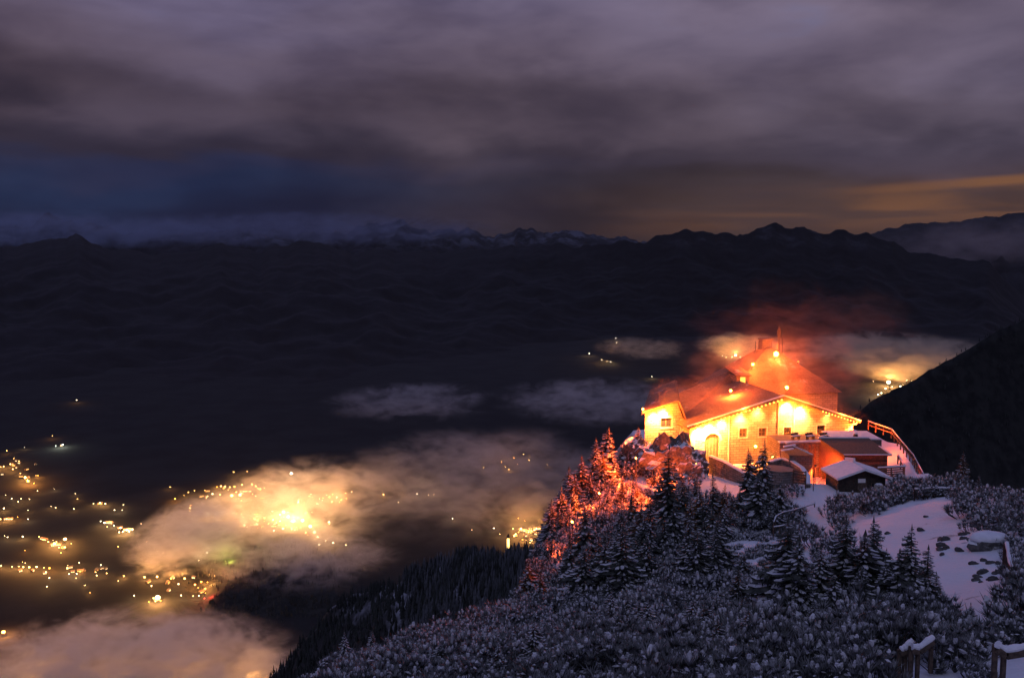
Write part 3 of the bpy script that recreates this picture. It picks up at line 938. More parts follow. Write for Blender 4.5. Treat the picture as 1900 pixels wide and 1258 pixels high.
# long halls and houses with glowing windows
def hall_mesh(ln, wd, ht, colkey):
    b = MB()
    b.box((-ln / 2, -wd / 2, 0), (ln / 2, wd / 2, ht))
    b.hexa([(-ln / 2 - 1, -wd / 2 - 1, ht + .02), (ln / 2 + 1, -wd / 2 - 1, ht + .02), (ln / 2 + 1, wd / 2 + 1, ht + .02), (-ln / 2 - 1, wd / 2 + 1, ht + .02),
            (-ln / 2 - 1, -.3, ht + 4), (ln / 2 + 1, -.3, ht + 4), (ln / 2 + 1, .3, ht + 4), (-ln / 2 - 1, .3, ht + 4)], 1)
    n_ = max(2, int(ln / 7))
    for k in range(n_):
        u = -ln / 2 + ln * (k + 0.5) / n_
        for s in (-1, 1):
            b.box((u - 2.2, s * wd / 2 - .2 + (s * .15), 2), (u + 2.2, s * wd / 2 + .2 + (s * .15), ht - 1.5), 2)
    return b.mesh('lit_house', [M['wood'], M['roof'], HALLMAT[colkey]])


HALLS = [hall_mesh(40, 12, 7, 'w'), hall_mesh(22, 11, 7, 'a'), hall_mesh(14, 10, 7, 'w')]
for px, py, k, rz, label in [
    (16, 959, 0, 0.1, 'long lit hall in the middle of the lit strip above the hazy hamlet'), (203, 966, 0, -0.3, 'long bright hall at the upper side of the compact hamlet'), (238, 979, 0, 0.25, 'longest bright hall at the fog side of the compact hamlet'),
    (222, 975, 1, 0.6, 'amber lit house in the centre of the compact hamlet'), (186, 931, 1, 0.1, 'lit house in the short row of white lamps'), (82, 996, 0, -0.5, 'bright hall at the upper end of the hazy hamlet'),
    (104, 1007, 0, 0.3, 'bright hall in the centre of the hazy hamlet'), (118, 1012, 1, -0.4, 'amber lit house at the lower end of the hazy hamlet'), (48, 885, 1, -0.8, 'amber lit house in the climbing hamlet'),
    (452, 908, 0, 0.2, 'long lit hall on the upper street of the foggy town'), (472, 969, 0, 0.1, 'lit hall at the lower edge of the foggy town'), (546, 963, 0, -0.2, 'blazing hall beside the brightest floodlight of the town'),
    (430, 915, 1, 0.4, 'lit house beside the upper town street'), (508, 972, 1, 0.1, 'amber lit house below the town centre'), (972, 980, 0, -0.4, 'lit hall in the middle of the small town by the ridge'), (998, 977, 0, 0.35, 'lit hall on the far side of the small town by the ridge'),
    (955, 990, 1, 0.7, 'amber lit house next to the tall lit tower'), (985, 997, 2, 0.2, 'little lit house low in the small town by the ridge'), (114, 824, 2, 0.1, 'pale lit house on the mountain foot'), (291, 1108, 1, 0.5, 'lit house inside the misty halo below the valley road'), (84, 1059, 2, 0.1, 'little white lit house under the valley road')]:
    o = link('lit_house', HALLS[k])
    p = atz(px, py, VZ)
    o.location = (p.x, p.y, VZ - 13)
    o.rotation_euler = (0, 0, rz)
    tag(o, label, 'house', 'lit houses in the valley')
for k in range(60):
    cx, cy_, rx, ry, lab = random.choice([(520, 962, 95, 22, 'small lit house in the foggy middle of the town'), (460, 965, 70, 18, 'small lit house in the foggy middle of the town'), (430, 912, 80, 12, 'small lit house along the upper town street'), (40, 870, 45, 22, 'small lit house in the climbing hamlet'),
                                         (340, 1080, 70, 16, 'small lit house near the foot of the wooded hill'), (985, 980, 28, 14, 'small lit house in the small town by the ridge'), (110, 1052, 110, 6, 'small lit house beside the valley road')])
    a, r_ = random.uniform(0, 6.28), math.sqrt(random.random())
    o = link('lit_house', HALLS[random.choice((1, 2, 2))])
    p = atz(cx + rx * r_ * math.cos(a), cy_ + ry * r_ * math.sin(a), VZ)
    o.location = (p.x, p.y, VZ - 13)
    o.rotation_euler = (0, 0, random.uniform(0, 3.1))
    tag(o, lab, 'house', lab.replace('small lit house', 'small lit houses'))

hut = thing('mountain_hut', 'tiny mountain hut with a lit window high on the dark mountain', 'hut', at(372, 521, 15500))
_b = MB()
_b.box((-14, -9, -10), (14, 9, 14))
_b.build('wall', M['wood'], hut)
_b = MB()
_b.hexa([(-17, -12, 14), (17, -12, 14), (17, 12, 14), (-17, 12, 14), (-17, -1, 26), (17, -1, 26), (17, 1, 26), (-17, 1, 26)])
_b.build('roof', M['snow'], hut)
_b = MB()
_b.box((-8, -9.6, -2), (8, -9.1, 10))
_b.build('window', LAMPMAT['w'], hut)
# tall tower of the small town, its floodlighting put into a glowing front
tw_p = atz(943, 1018, VZ)
tw = thing('bell_tower', 'tall narrow tower with a blazing yellow front in the small town by the ridge', 'tower', (tw_p.x, tw_p.y, VZ - 12))
_b = MB()
_b.box((-6, -6, 0), (6, 6, 62))
_b.build('wall', M['trim'], tw)
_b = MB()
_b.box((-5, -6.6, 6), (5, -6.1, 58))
_b.build('glow_front', glow('tower_front_glow', (1.0, 0.62, 0.16), 5), tw)  # emissive panel in place of floodlight falling on the wall
_b = MB()
_b.hexa([(-7, -7, 62), (7, -7, 62), (7, 7, 62), (-7, 7, 62), (-.5, -.5, 78), (.5, -.5, 78), (.5, .5, 78), (-.5, .5, 78)])
_b.build('roof', M['dark_wood'], tw)

# ------------------------------------------------------------------ the floodlit stone house
HOUSE_O = Vector((25.8, 142.0, -33.4))
HOUSE_RZ = math.atan2(5.0, 25.3)
house = thing('mountain_lodge', 'stone mountain lodge floodlit orange and yellow on the ridge', 'lodge', HOUSE_O, HOUSE_RZ)
CH, SH = math.cos(HOUSE_RZ), math.sin(HOUSE_RZ)


def to_house(p):
    d = Vector(p) - HOUSE_O
    return Vector((d.x * CH + d.y * SH, -d.x * SH + d.y * CH, d.z))


def fac(px, py, v=0.0):
    """house coordinates of the point at photo pixel px, py on the vertical plane v"""
    x, y, z = ray(px, py)
    dv = -x * SH + y * CH
    ov = -(-HOUSE_O.x * SH + -HOUSE_O.y * CH * -1 * -1) if False else None
    o = to_house((0, 0, 0))
    t = (v - o.y) / dv
    return to_house((x * t, y * t, z * t))


def spot_lamp(parent, p, power, radius=0.25, col=AMBER, name='lamp_light'):
    ld = bpy.data.lights.new(name, 'POINT')
    ld.energy = power
    ld.color = col
    ld.shadow_soft_size = radius
    lo = bpy.data.objects.new(name, ld)
    COL.objects.link(lo)
    lo.parent = parent
    lo.location = p
    return lo


def flood_spot(parent, p, power):
    """shielded floodlight aimed down at the wall behind it"""
    ld = bpy.data.lights.new('flood_light', 'SPOT')
    ld.energy = power
    ld.color = (1.0, 0.40, 0.10)
    ld.spot_size = R(112)
    ld.spot_blend = 0.9
    ld.shadow_soft_size = 0.2
    lo = bpy.data.objects.new('flood_light', ld)
    COL.objects.link(lo)
    lo.parent = parent
    lo.location = p
    lo.rotation_euler = (R(38), 0, 0)
    return lo


def wall_with_holes(b, width, top, holes, v0=0.0, depth=0.55, z0=0.0, us=(), x0=0.0):
    """front face of a wall along u with recessed openings: holes = (u0, u1, bottom, top function)"""
    cuts = {x0, x0 + width, *us}
    for (a, c, bt, tf, st) in holes:
        for k in range(st + 1):
            cuts.add(a + (c - a) * k / st)
    cuts = sorted(cuts)
    for a, c in zip(cuts[:-1], cuts[1:]):
        mid = (a + c) / 2
        h = next((h for h in holes if h[0] < mid < h[1]), None)
        if h is None:
            b.face([(a, v0, z0), (c, v0, z0), (c, v0, top(c)), (a, v0, top(a))])
        else:
            bt, tf = h[2], h[3]
            b.face([(a, v0, z0), (c, v0, z0), (c, v0, bt), (a, v0, bt)])
            b.face([(a, v0, tf(a)), (c, v0, tf(c)), (c, v0, top(c)), (a, v0, top(a))])
            b.face([(a, v0, bt), (c, v0, bt), (c, v0 + depth, bt), (a, v0 + depth, bt)])
            b.face([(a, v0 + depth, tf(a)), (c, v0 + depth, tf(c)), (c, v0, tf(c)), (a, v0, tf(a))])
    for (a, c, bt, tf, st) in holes:
        for u_ in (a, c):
            b.face([(u_, v0, bt), (u_, v0 + depth, bt), (u_, v0 + depth, tf(u_)), (u_, v0, tf(u_))])


FW = 25.8                                   # front width
PK = fac(1450, 737)                         # gable peak
EL = fac(1286, 791).z                       # eave heights
ER = fac(1590, 780).z
PU, PZ = PK.x, PK.z


def gable(u):
    return EL + (PZ - EL) * u / PU if u <= PU else PZ + (ER - PZ) * (u - PU) / (FW - PU)


def rect_hole(px, py, wpx, hpx):
    a, c = fac(px - wpx / 2, py + hpx / 2), fac(px + wpx / 2, py - hpx / 2)
    return (a.x, c.x, a.z, (lambda z: (lambda u: z))(c.z), 1)


WINS = [rect_hole(1379, 803, 15, 18), rect_hole(1415, 802, 15, 17), rect_hole(1461, 805, 15, 26), rect_hole(1523, 798, 15, 18)]
ar0, ar1 = fac(1307, 846), fac(1336, 803)
AU, AW = (ar0.x + ar1.x) / 2, (ar1.x - ar0.x) / 2
arch = (ar0.x, ar1.x, 0.5, lambda u: ar1.z - AW * (1 - math.sqrt(max(0, 1 - ((u - AU) / AW) ** 2))), 12)
b = MB()
wall_with_holes(b, FW, gable, WINS + [arch], us=(PU,))
b.build('front_wall', M['masonry'], house)
b = MB()
b.face([(0, 0, 0), (0, 14, 0), (0, 14, EL), (0, 0, EL)])
b.face([(0.02, 0.6, 0), (0.02, 14, 0), (0.02, 14, EL - .05), (0.02, 0.6, EL - .05)])
b.build('side_wall', M['masonry'], house)
b = MB()
b.face([(FW, 0, 0), (FW, 14, 0), (FW, 14, ER), (FW, 0, ER)])
b.build('side_wall', M['masonry'], house)
b = MB()
b.face([(0, 14, 0), (FW, 14, 0), (FW, 14, ER), (PU, 14, PZ), (0, 14, EL)])
b.build('back_wall', M['masonry'], house)
for k, (a, c, bt, tf, st) in enumerate(WINS):
    door = k == 2
    b = MB()
    tp = tf(0)
    fw = 0.13
    b.box((a - 0.16, -0.05, bt - 0.16), (c + 0.16, 0.0 - 0.003, bt))
    b.box((a - 0.16, -0.05, tp), (c + 0.16, -0.003, tp + 0.18))
    b.box((a - 0.16, -0.05, bt), (a, -0.003, tp))
    b.box((c, -0.05, bt), (c + 0.16, -0.003, tp))
    fr = b.build('door' if door else 'window', M['trim'], house)
    b = MB()
    b.box((a, 0.28, bt), (a + fw, 0.36, tp))
    b.box((c - fw, 0.28, bt), (c, 0.36, tp))
    b.box((a + fw, 0.28, bt), (c - fw, 0.36, bt + fw))
    b.box((a + fw, 0.28, tp - fw), (c - fw, 0.36, tp))
    m_ = (a + c) / 2
    b.box((m_ - 0.05, 0.28, bt + fw), (m_ + 0.05, 0.36, tp - fw))
    b.box((a + fw, 0.285, (bt + tp) / 2 - 0.04), (m_ - 0.05, 0.355, (bt + tp) / 2 + 0.04))
    b.box((m_ + 0.05, 0.285, (bt + tp) / 2 - 0.04), (c - fw, 0.355, (bt + tp) / 2 + 0.04))
    b.build('frame', M['red_wood'], fr)
    b = MB()
    b.box((a + 0.01, 0.37, bt + 0.01), (c - 0.01, 0.40, tp - 0.01))
    b.build('pane', M['pane'], fr)
# arched doorway: dark wooden doors deep in the reveal
b = MB()
N = 12
for k in range(N):
    u0, u1 = ar0.x + 2 * AW * k / N, ar0.x + 2 * AW * (k + 1) / N
    b.face([(u0, 0.5, 0.5), (u1, 0.5, 0.5), (u1, 0.5, arch[3](u1)), (u0, 0.5, arch[3](u0))])
ad = b.build('arched_door', M['red_wood'], house)
b = MB()
for k in range(5):
    u_ = ar0.x + 2 * AW * (k + 0.5) / 5
    b.box((u_ - 0.05, 0.44, 0.5), (u_ + 0.05, 0.495, arch[3](u_) - 0.05))
b.build('door_rib', M['dark_wood'], ad)
b = MB()
N = 14
for k in range(N):
    a0, a1 = math.pi * k / N, math.pi * (k + 1) / N
    for (s0, s1) in ((a0, a1),):
        ro, ri = AW + 0.35, AW
        cz = ar1.z - AW
        p = [(AU + ri * math.cos(s0), -0.06, cz + ri * math.sin(s0)), (AU + ro * math.cos(s0), -0.06, cz + ro * math.sin(s0)),
             (AU + ro * math.cos(s1), -0.06, cz + ro * math.sin(s1)), (AU + ri * math.cos(s1), -0.06, cz + ri * math.sin(s1))]
        q = [(x, -0.004, z) for (x, y, z) in p]
        b.hexa([p[0], p[1], p[2], p[3], q[0], q[1], q[2], q[3]])
b.build('arch_surround', M['trim'], house)
# roof of the front block: two slabs with overhang
RO = 0.75


def slab(b, pts, th):
    """thick sheet under a quad"""
    n_ = (Vector(pts[1]) - Vector(pts[0])).cross(Vector(pts[3]) - Vector(pts[0])).normalized()
    if n_.z < 0:
        n_ = -n_
    lo = [Vector(p) for p in pts]
    hi = [p + n_ * th for p in lo]
    b.hexa(lo + hi)


sl = (PZ - EL) / PU
sr = (PZ - ER) / (FW - PU)
b = MB()
slab(b, [(-RO, -RO, EL - RO * sl + 0.02), (PU, -RO, PZ + 0.02), (PU, 15, PZ + 0.02), (-RO, 15, EL - RO * sl + 0.02)], 0.28)
slab(b, [(PU, -RO, PZ + 0.02), (FW + RO, -RO, ER - RO * sr + 0.02), (FW + RO, 15, ER - RO * sr + 0.02), (PU, 15, PZ + 0.02)], 0.28)
froof = b.build('roof', M['roof'], house)
b = MB()
b.bar((-RO, -RO - 0.06, EL - RO * sl + 0.10), (PU, -RO - 0.06, PZ + 0.12), 0.1, 0.36)
b.bar((PU, -RO - 0.06, PZ + 0.12), (FW + RO, -RO - 0.06, ER - RO * sr + 0.10), 0.1, 0.36)
b.build('bargeboard', M['wood'], froof)
b = MB()
b.bar((-RO, -RO - 0.02, EL - RO * sl + 0.38), (PU, -RO - 0.02, PZ + 0.40), 0.3, 0.16)
b.bar((PU, -RO - 0.02, PZ + 0.40), (FW + RO, -RO - 0.02, ER - RO * sr + 0.38), 0.3, 0.16)
b.build('verge_snow', M['snow'], froof)
# floodlights under the verge, each a bracketed box with a glowing glass
FLOODS = [(1300, 793, 7500), (1318, 786, 9500), (1342, 778, 4600), (1376, 766, 2400), (1408, 756, 2000), (1462, 747, 13000), (1486, 753, 16000), (1586, 786, 2200), (1536, 768, 700)]
for (px, py, pw) in FLOODS:
    p = fac(px, py, -0.55)
    p.z = gable(p.x) - 0.42
    b = MB()
    b.box((p.x - 0.32, -0.62, p.z - 0.02), (p.x + 0.32, -0.30, p.z + 0.20))
    b.bar((p.x, -0.46, p.z + 0.2), (p.x, -0.46, gable(p.x)), 0.06, 0.06)
    fl = b.build('floodlight', M['metal'], house)
    b = MB()
    b.box((p.x - 0.28, -0.60, p.z - 0.08), (p.x + 0.28, -0.32, p.z - 0.023))
    b.build('glass', M['flood'], fl)
    flood_spot(fl, (p.x, -0.95, p.z - 0.25), pw * (1.9 if px < 1400 else 1.2))
    spot_lamp(fl, (p.x, -1.1, p.z - 0.35), pw * (0.5 if px < 1400 else 0.16))
    if px > 1550:
        spot_lamp(fl, (p.x + 0.6, -1.8, p.z - 0.2), 5000, 0.2, EMBER)
# string of small bulbs along the verge
for (u0, u1, n_) in ((0.6, PU - 0.4, 22), (PU + 6.2, FW, 12)):
    for k in range(n_):
        u_ = u0 + (u1 - u0) * k / (n_ - 1)
        b = MB()
        r_ = 0.13 if u_ < PU else 0.12
        b.blob((u_, -RO - 0.2, gable(u_) - 0.12), r_, r_, r_, 0, jit=0, seg=6, rows=3)
        b.build('bulb', M['bulb'], house)
spot_lamp(house, (PU * 0.55, -RO - 0.5, gable(PU * 0.55) + 0.5), 700)
spot_lamp(house, (PU + 9.5, -RO - 0.5, gable(PU + 9.5) + 0.5), 500)
# downpipes
for px in (1443, 1472, 1352):
    p = fac(px, 800)
    b = MB()
    b.tube([(p.x, -0.12, 0.3), (p.x, -0.12, gable(p.x) - 0.5)], [0.09, 0.09], 6)
    b.build('downpipe', M['trim'], house)
b = MB()
b.box((-0.12, -0.10, 0), (0.75, -0.004, EL - 0.4))
b.build('corner_quoin', M['trim'], house)

# rear main block with steep hipped roof, chimney and masts
RV = 16.0
rc = fac(1424, 720, RV + 6)
RU, HW = rc.x, 10.2
RE = fac(1310, 733, RV).z
RP = fac(1424, 645, RV + 6).z
b = MB()
b.box((RU - HW + 0.5, RV, -1), (RU + HW - 0.5, RV + 13, RE))
b.build('main_wall', M['masonry'], house)
b = MB()
e0, e1 = RE - 0.15, RP
A_, B_, C_, D_ = (RU - HW, RV - 0.6, e0), (RU + HW, RV - 0.6, e0), (RU + HW, RV + 13.6, e0), (RU - HW, RV + 13.6, e0)
P_, Q_ = (RU - 0.6, RV + 5.5, e1), (RU + 0.6, RV + 7.5, e1)
P2 = (RU + 0.6, RV + 5.5, e1)
Q2 = (RU - 0.6, RV + 7.5, e1)
b.face([A_, B_, P2, P_])
b.face([B_, C_, Q_, P2])
b.face([C_, D_, Q2, Q_])
b.face([D_, A_, P_, Q2])
b.face([P_, P2, Q_, Q2])
b.face([D_, C_, B_, A_])
hroof = b.build('hipped_roof', M['roof'], house)
ch = fac(1422, 640, RV + 6.5)
b = MB()
b.box((ch.x - 1.0, RV + 5.9, ch.z - 2.5), (ch.x + 0.75, RV + 7.3, ch.z + 0.85))
b.box((ch.x - 1.15, RV + 5.75, ch.z + 0.85), (ch.x + 0.9, RV + 7.45, ch.z + 1.1))
b.build('chimney', M['terrace_stone'], hroof)
for (px, ytop, r_) in ((1446, 606, 0.16), (1452, 618, 0.07), (1402, 634, 0.06), (1408, 632, 0.06)):
    p = fac(px, ytop, RV + 6.5)
    b = MB()
    b.tube([(p.x, p.y, RP - 2.2), (p.x, p.y, p.z - 0.6), (p.x, p.y, p.z)], [r_, r_, r_ * 0.7], 6)
    if r_ > 0.1:
        b.box((p.x - 0.35, p.y - 0.08, p.z - 1.5), (p.x + 0.25, p.y + 0.08, p.z - 0.5))
    b.build('mast', M['metal'], hroof)


def house_lamp(px, py, v, r_, power, mat='flood', col=DEEP, p=None):
    p = p or fac(px, py, v)
    b = MB()
    b.blob(p, r_, r_, r_, 0, jit=0, seg=8, rows=4)
    o = b.build('lamp', M[mat], house)
    b = MB()
    b.tube([p + Vector((0, 0.1, -r_)), p + Vector((0, 0.6, -1.0))], [0.06, 0.06], 5)
    b.build('bracket', M['metal'], o)
    if power:
        spot_lamp(o, p + Vector((0, -0.45, 0)), power, 0.3, col)
    return p


house_lamp(1440, 657, RV + 3.4, 0.42, 5000)
house_lamp(1397, 676, RV + 1.5, 0.22, 4500)
house_lamp(1481, 671, RV + 3.5, 0.12, 60, 'bulb')
house_lamp(0, 0, 0, 0.2, 7000, p=Vector((9.4, 7.5, gable(9.4) + 1.25)))
house_lamp(1460, 719, 12.0, 0.26, 6000)
house_lamp(1402, 828, -0.5, 0.2, 250)
# dormer with the lit window
dm = fac(1378, 709, RV - 0.9)
b = MB()
b.box((dm.x - 1.1, RV - 0.9, RE - 1.2), (dm.x + 1.1, RV + 3, dm.z + 1.1))
dor = b.build('dormer', M['masonry'], house)
b = MB()
b.box((dm.x - 0.42, RV - 0.98, dm.z - 0.95), (dm.x + 0.42, RV - 0.905, dm.z + 0.8))
b.build('lit_window', M['lit_window'], dor)
b = MB()
slab(b, [(dm.x - 1.4, RV - 1.3, dm.z + 1.0), (dm.x + 1.4, RV - 1.3, dm.z + 1.0), (dm.x + 1.4, RV + 3.4, dm.z + 1.9), (dm.x - 1.4, RV + 3.4, dm.z + 1.9)], 0.15)
b.build('dormer_roof', M['roof'], dor)
b = MB()
b.box((dm.x - 3.0, RV - 1.0, dm.z - 1.15), (dm.x - 1.12, RV - 0.75, dm.z - 0.95))
b.build('cornice', M['trim'], dor)

# left wing: gable end with one window
WV = 3.5
wl, wr = fac(1197, 764, WV), fac(1268, 776, WV)
wp = fac(1256, 745, WV)
wb = -1.5


def wtop(u):
    if u <= wp.x:
        return wl.z + (wp.z - wl.z) * (u - wl.x) / (wp.x - wl.x)
    return wp.z + (wr.z - wp.z) * (u - wp.x) / (wr.x - wp.x)


wa, wc = fac(1226, 793, WV), fac(1247, 775, WV)
whole = (wa.x, wc.x, wa.z, lambda u: wc.z, 1)
b = MB()
wall_with_holes(b, wr.x - wl.x, wtop, [whole], v0=WV, z0=wb, us=(wp.x,), x0=wl.x)
b.face([(wl.x, WV, wb), (wl.x + 5.5, WV + 13, wb), (wl.x + 5.5, WV + 13, wl.z), (wl.x, WV, wl.z)])
b.face([(wr.x, WV, wb), (wr.x, WV + 13, wb), (wr.x, WV + 13, wr.z), (wr.x, WV, wr.z)])
b.build('wing_wall', M['masonry'], house)
b = MB()
b.box((wa.x - 0.15, WV - 0.06, wa.z - 0.22), (wc.x + 0.15, WV - 0.003, wa.z))
b.box((wa.x - 0.12, WV - 0.05, wc.z), (wc.x + 0.12, WV - 0.003, wc.z + 0.14))
ww = b.build('wing_window', M['trim'], house)
b = MB()
for (x0_, x1_, z0_, z1_) in ((wa.x, wa.x + .12, wa.z, wc.z), (wc.x - .12, wc.x, wa.z, wc.z), ((wa.x + wc.x) / 2 - .05, (wa.x + wc.x) / 2 + .05, wa.z, wc.z)):
    b.box((x0_, WV + 0.2, z0_), (x1_, WV + 0.28, z1_))
b.box((wa.x + .12, WV + .21, wa.z), (wc.x - .12, WV + .27, wa.z + .12))
b.box((wa.x + .12, WV + .21, wc.z - .12), (wc.x - .12, WV + .27, wc.z))
b.build('frame', M['red_wood'], ww)
b = MB()
b.box((wa.x + .01, WV + 0.3, wa.z + .01), (wc.x - .01, WV + 0.34, wc.z - .01))
b.build('pane', M['pane'], ww)
b = MB()
b.box((wr.x - 0.55, WV - 0.09, wb), (wr.x + 0.06, WV - 0.004, wr.z - 0.1))
b.build('corner_quoin', M['trim'], house)
b = MB()
b.tube([(wl.x + 0.35 * (wr.x - wl.x), WV - 0.1, wb), (wl.x + 0.35 * (wr.x - wl.x), WV - 0.1, wb + 3.4)], [0.1, 0.1], 6)
b.build('downpipe', M['trim'], house)
b = MB()
o_ = 0.55
zl = wl.z - o_ * (wp.z - wl.z) / (wp.x - wl.x)
rr = (wp.z - wr.z) / (wr.x - wp.x)
slab(b, [(wl.x - o_, WV - o_, zl + 0.02), (wp.x, WV - o_, wp.z + 0.02), (wp.x + 5.0, WV + 14, wp.z + 0.9), (wl.x - o_ + 6.2, WV + 14, zl + 0.9)], 0.24)
slab(b, [(wp.x, WV - o_, wp.z + 0.02), (wr.x + 0.5, WV - o_, wr.z - 0.5 * rr), (wr.x + 4.5, WV + 14, wr.z - 0.5 * rr + 0.9), (wp.x + 5.0, WV + 14, wp.z + 0.9)], 0.24)
b.build('wing_roof', M['roof'], house)
# roof running from the wing up to the main block
b = MB()
k0, k1 = fac(1262, 742, WV + 6), fac(1345, 698, RV + 2)
slab(b, [(wp.x + 0.3, WV + 1.0, wr.z - 0.8), (RU - HW + 3, RV - 3, EL + 0.2), (RU - HW + 3.2, RV + 4, RE + 3.4), (wp.x + 3.5, WV + 9, k0.z + 0.3)], 0.25)
b.build('link_roof', M['roof'], house)
for (px, py, pw) in ((1214, 765, 4200), (1232, 758, 4800)):
    p = fac(px, py, WV - 0.5)
    p.z = wtop(p.x) - 0.4
    b = MB()
    b.box((p.x - 0.3, WV - 0.50, p.z), (p.x + 0.3, WV - 0.2, p.z + 0.2))
    b.bar((p.x, WV - 0.35, p.z + 0.2), (p.x, WV - 0.35, wtop(p.x)), 0.06, 0.06)
    fl = b.build('floodlight', M['metal'], house)
    b = MB()
    b.box((p.x - 0.26, WV - 0.48, p.z - 0.06), (p.x + 0.26, WV - 0.22, p.z - 0.003))
    b.build('glass', M['flood'], fl)
    flood_spot(fl, (p.x, WV - 0.85, p.z - 0.25), pw * 2.0)
    spot_lamp(fl, (p.x, WV - 1.0, p.z - 0.35), pw * 0.7)
p = fac(1193, 759, WV - 0.5)
house_lamp(1193, 759, WV - 1.2, 0.16, 9000)
fl_c = fac(1193, 759, WV - 1.8)
ld = bpy.data.lights.new('corner_flood_light', 'SPOT')
ld.energy, ld.color, ld.spot_size, ld.spot_blend, ld.shadow_soft_size = 75000, EMBER, R(100), 0.9, 0.25
lo = bpy.data.objects.new('corner_flood_light', ld)
COL.objects.link(lo)
lo.parent = house
lo.location = fl_c
lo.rotation_euler = Vector((-0.80, -0.45, -0.40)).to_track_quat('-Z', 'Y').to_euler()

# ------------------------------------------------------------------ terraces and small buildings round the house
PLZ = -33.0


def wall_run(name, label, pts, h, th, mat, cap=True, cat='wall', base_drop=1.0):
    """a low wall following world points (tops given)"""
    o = thing(name, label, cat, pts[0])
    b = MB()
    c_ = MB()
    for p, q in zip(pts[:-1], pts[1:]):
        p, q = Vector(p) - Vector(pts[0]), Vector(q) - Vector(pts[0])
        d = (q - p).normalized()
        s = Vector((-d.y, d.x, 0)).normalized() * th / 2
        e = d * 0.0
        b.hexa([p - s - Vector((0, 0, h)), q - s - Vector((0, 0, h)), q + s - Vector((0, 0, h)), p + s - Vector((0, 0, h)), p - s, q - s, q + s, p + s])
        s2 = s * 1.25
        z1, z2 = Vector((0, 0, 0.004)), Vector((0, 0, 0.17))
        c_.hexa([p - s2 + z1, q - s2 + z1, q + s2 + z1, p + s2 + z1, p - s * .8 + z2, q - s * .8 + z2, q + s * .8 + z2, p + s * .8 + z2])
    b.build('stonework', mat, o)
    if cap:
        c_.build('snow_cap', M['snow'], o)
    return o


# sun terrace in front of the house
ter = thing('sun_terrace', 'stone sun terrace with snow on it in front of the lodge wall', 'terrace', (0, 0, 0))
tp = [at(1296, 868, 138), at(1345, 872, 134.5), at(1400, 880, 131.5), at(1452, 874, 131.5), at(1506, 900, 125.5)]
tz = -32.9
b = MB()
front = [Vector((p.x, p.y, tz)) for p in tp]
backp = [Vector((26.6, 141.5, tz)), Vector((32, 142.5, tz)), Vector((37, 143.5, tz)), Vector((42, 144, tz)), Vector((47, 144, tz))]
for k in range(4):
    f0, f1, g0, g1 = front[k], front[k + 1], backp[k], backp[k + 1]
    dn = Vector((0, 0, -3.0))
    b.hexa([f0 + dn, f1 + dn, g1 + dn, g0 + dn, f0, f1, g1, g0])
b.build('paving', M['snow'], ter)
wall_run('parapet_wall', 'snow capped parapet sloping down beside the dark spruces', [at(1318, 846, 137), at(1345, 857, 134), at(1392, 884, 128)], 2.4, 0.5, M['terrace_stone'])
# round bastion right of the spruces
bas = [at(1428, 857, 128), at(1450, 851, 129), at(1470, 856, 127), at(1488, 868, 124.5), at(1499, 884, 121.5), at(1500, 898, 119)]
o = thing('bastion_wall', 'rounded dark bastion wall with railing left of the snowy path', 'wall', bas[0])
b, c_ = MB(), MB()
for p, q in zip(bas[:-1], bas[1:]):
    p, q = p - bas[0], q - bas[0]
    d = (q - p).normalized()
    s = Vector((-d.y, d.x, 0)).normalized() * 0.25
    b.hexa([p - s - Vector((0, 0, 3)), q - s - Vector((0, 0, 3)), q + s - Vector((0, 0, 3)), p + s - Vector((0, 0, 3)), p - s, q - s, q + s, p + s])
    c_.bar(p + Vector((0, 0, 0.06)), q + Vector((0, 0, 0.06)), 0.55, 0.14)
b.build('stonework', M['terrace_stone'], o)
c_.build('snow_cap', M['snow'], o)
fb = gp(1450, 121)
b = MB()
b.tube([fb + Vector((0, 2, -1)), fb + Vector((0.1, 2, 2.1))], [2.1, 1.9], 12)
rt = b.build('round_terrace', M['terrace_stone'])
tag(rt, 'dark round stone base of the bastion in front of the lit terrace', 'wall')
for k in range(5):
    z_ = 0.5 + k * 0.34
    b = MB()
    c0, c1 = at(1472, 884, 119.0) + Vector((0, 0, 0.7 - k * 0.36)), at(1496, 890, 118.2) + Vector((0, 0, 0.9 - k * 0.36))
    b.bar(c0, c1, 0.06, 0.12)
    if k == 0:
        sf = thing('slat_fence', 'small dark slat fence at the foot of the bastion', 'fence', c0)
    b2 = MB()
    b2.bar(c0 - sf.location, c1 - sf.location, 0.06, 0.14)
    b2.build('slat', M['wood'], sf)
b = MB()
for t_ in (0.02, 0.98):
    p = (c0 - sf.location) * (1 - t_) + (c1 - sf.location) * t_
    b.box((p.x - .06, p.y + .05, p.z - 0.6), (p.x + .06, p.y + .17, p.z + 1.6))
b.build('post', M['wood'], sf)


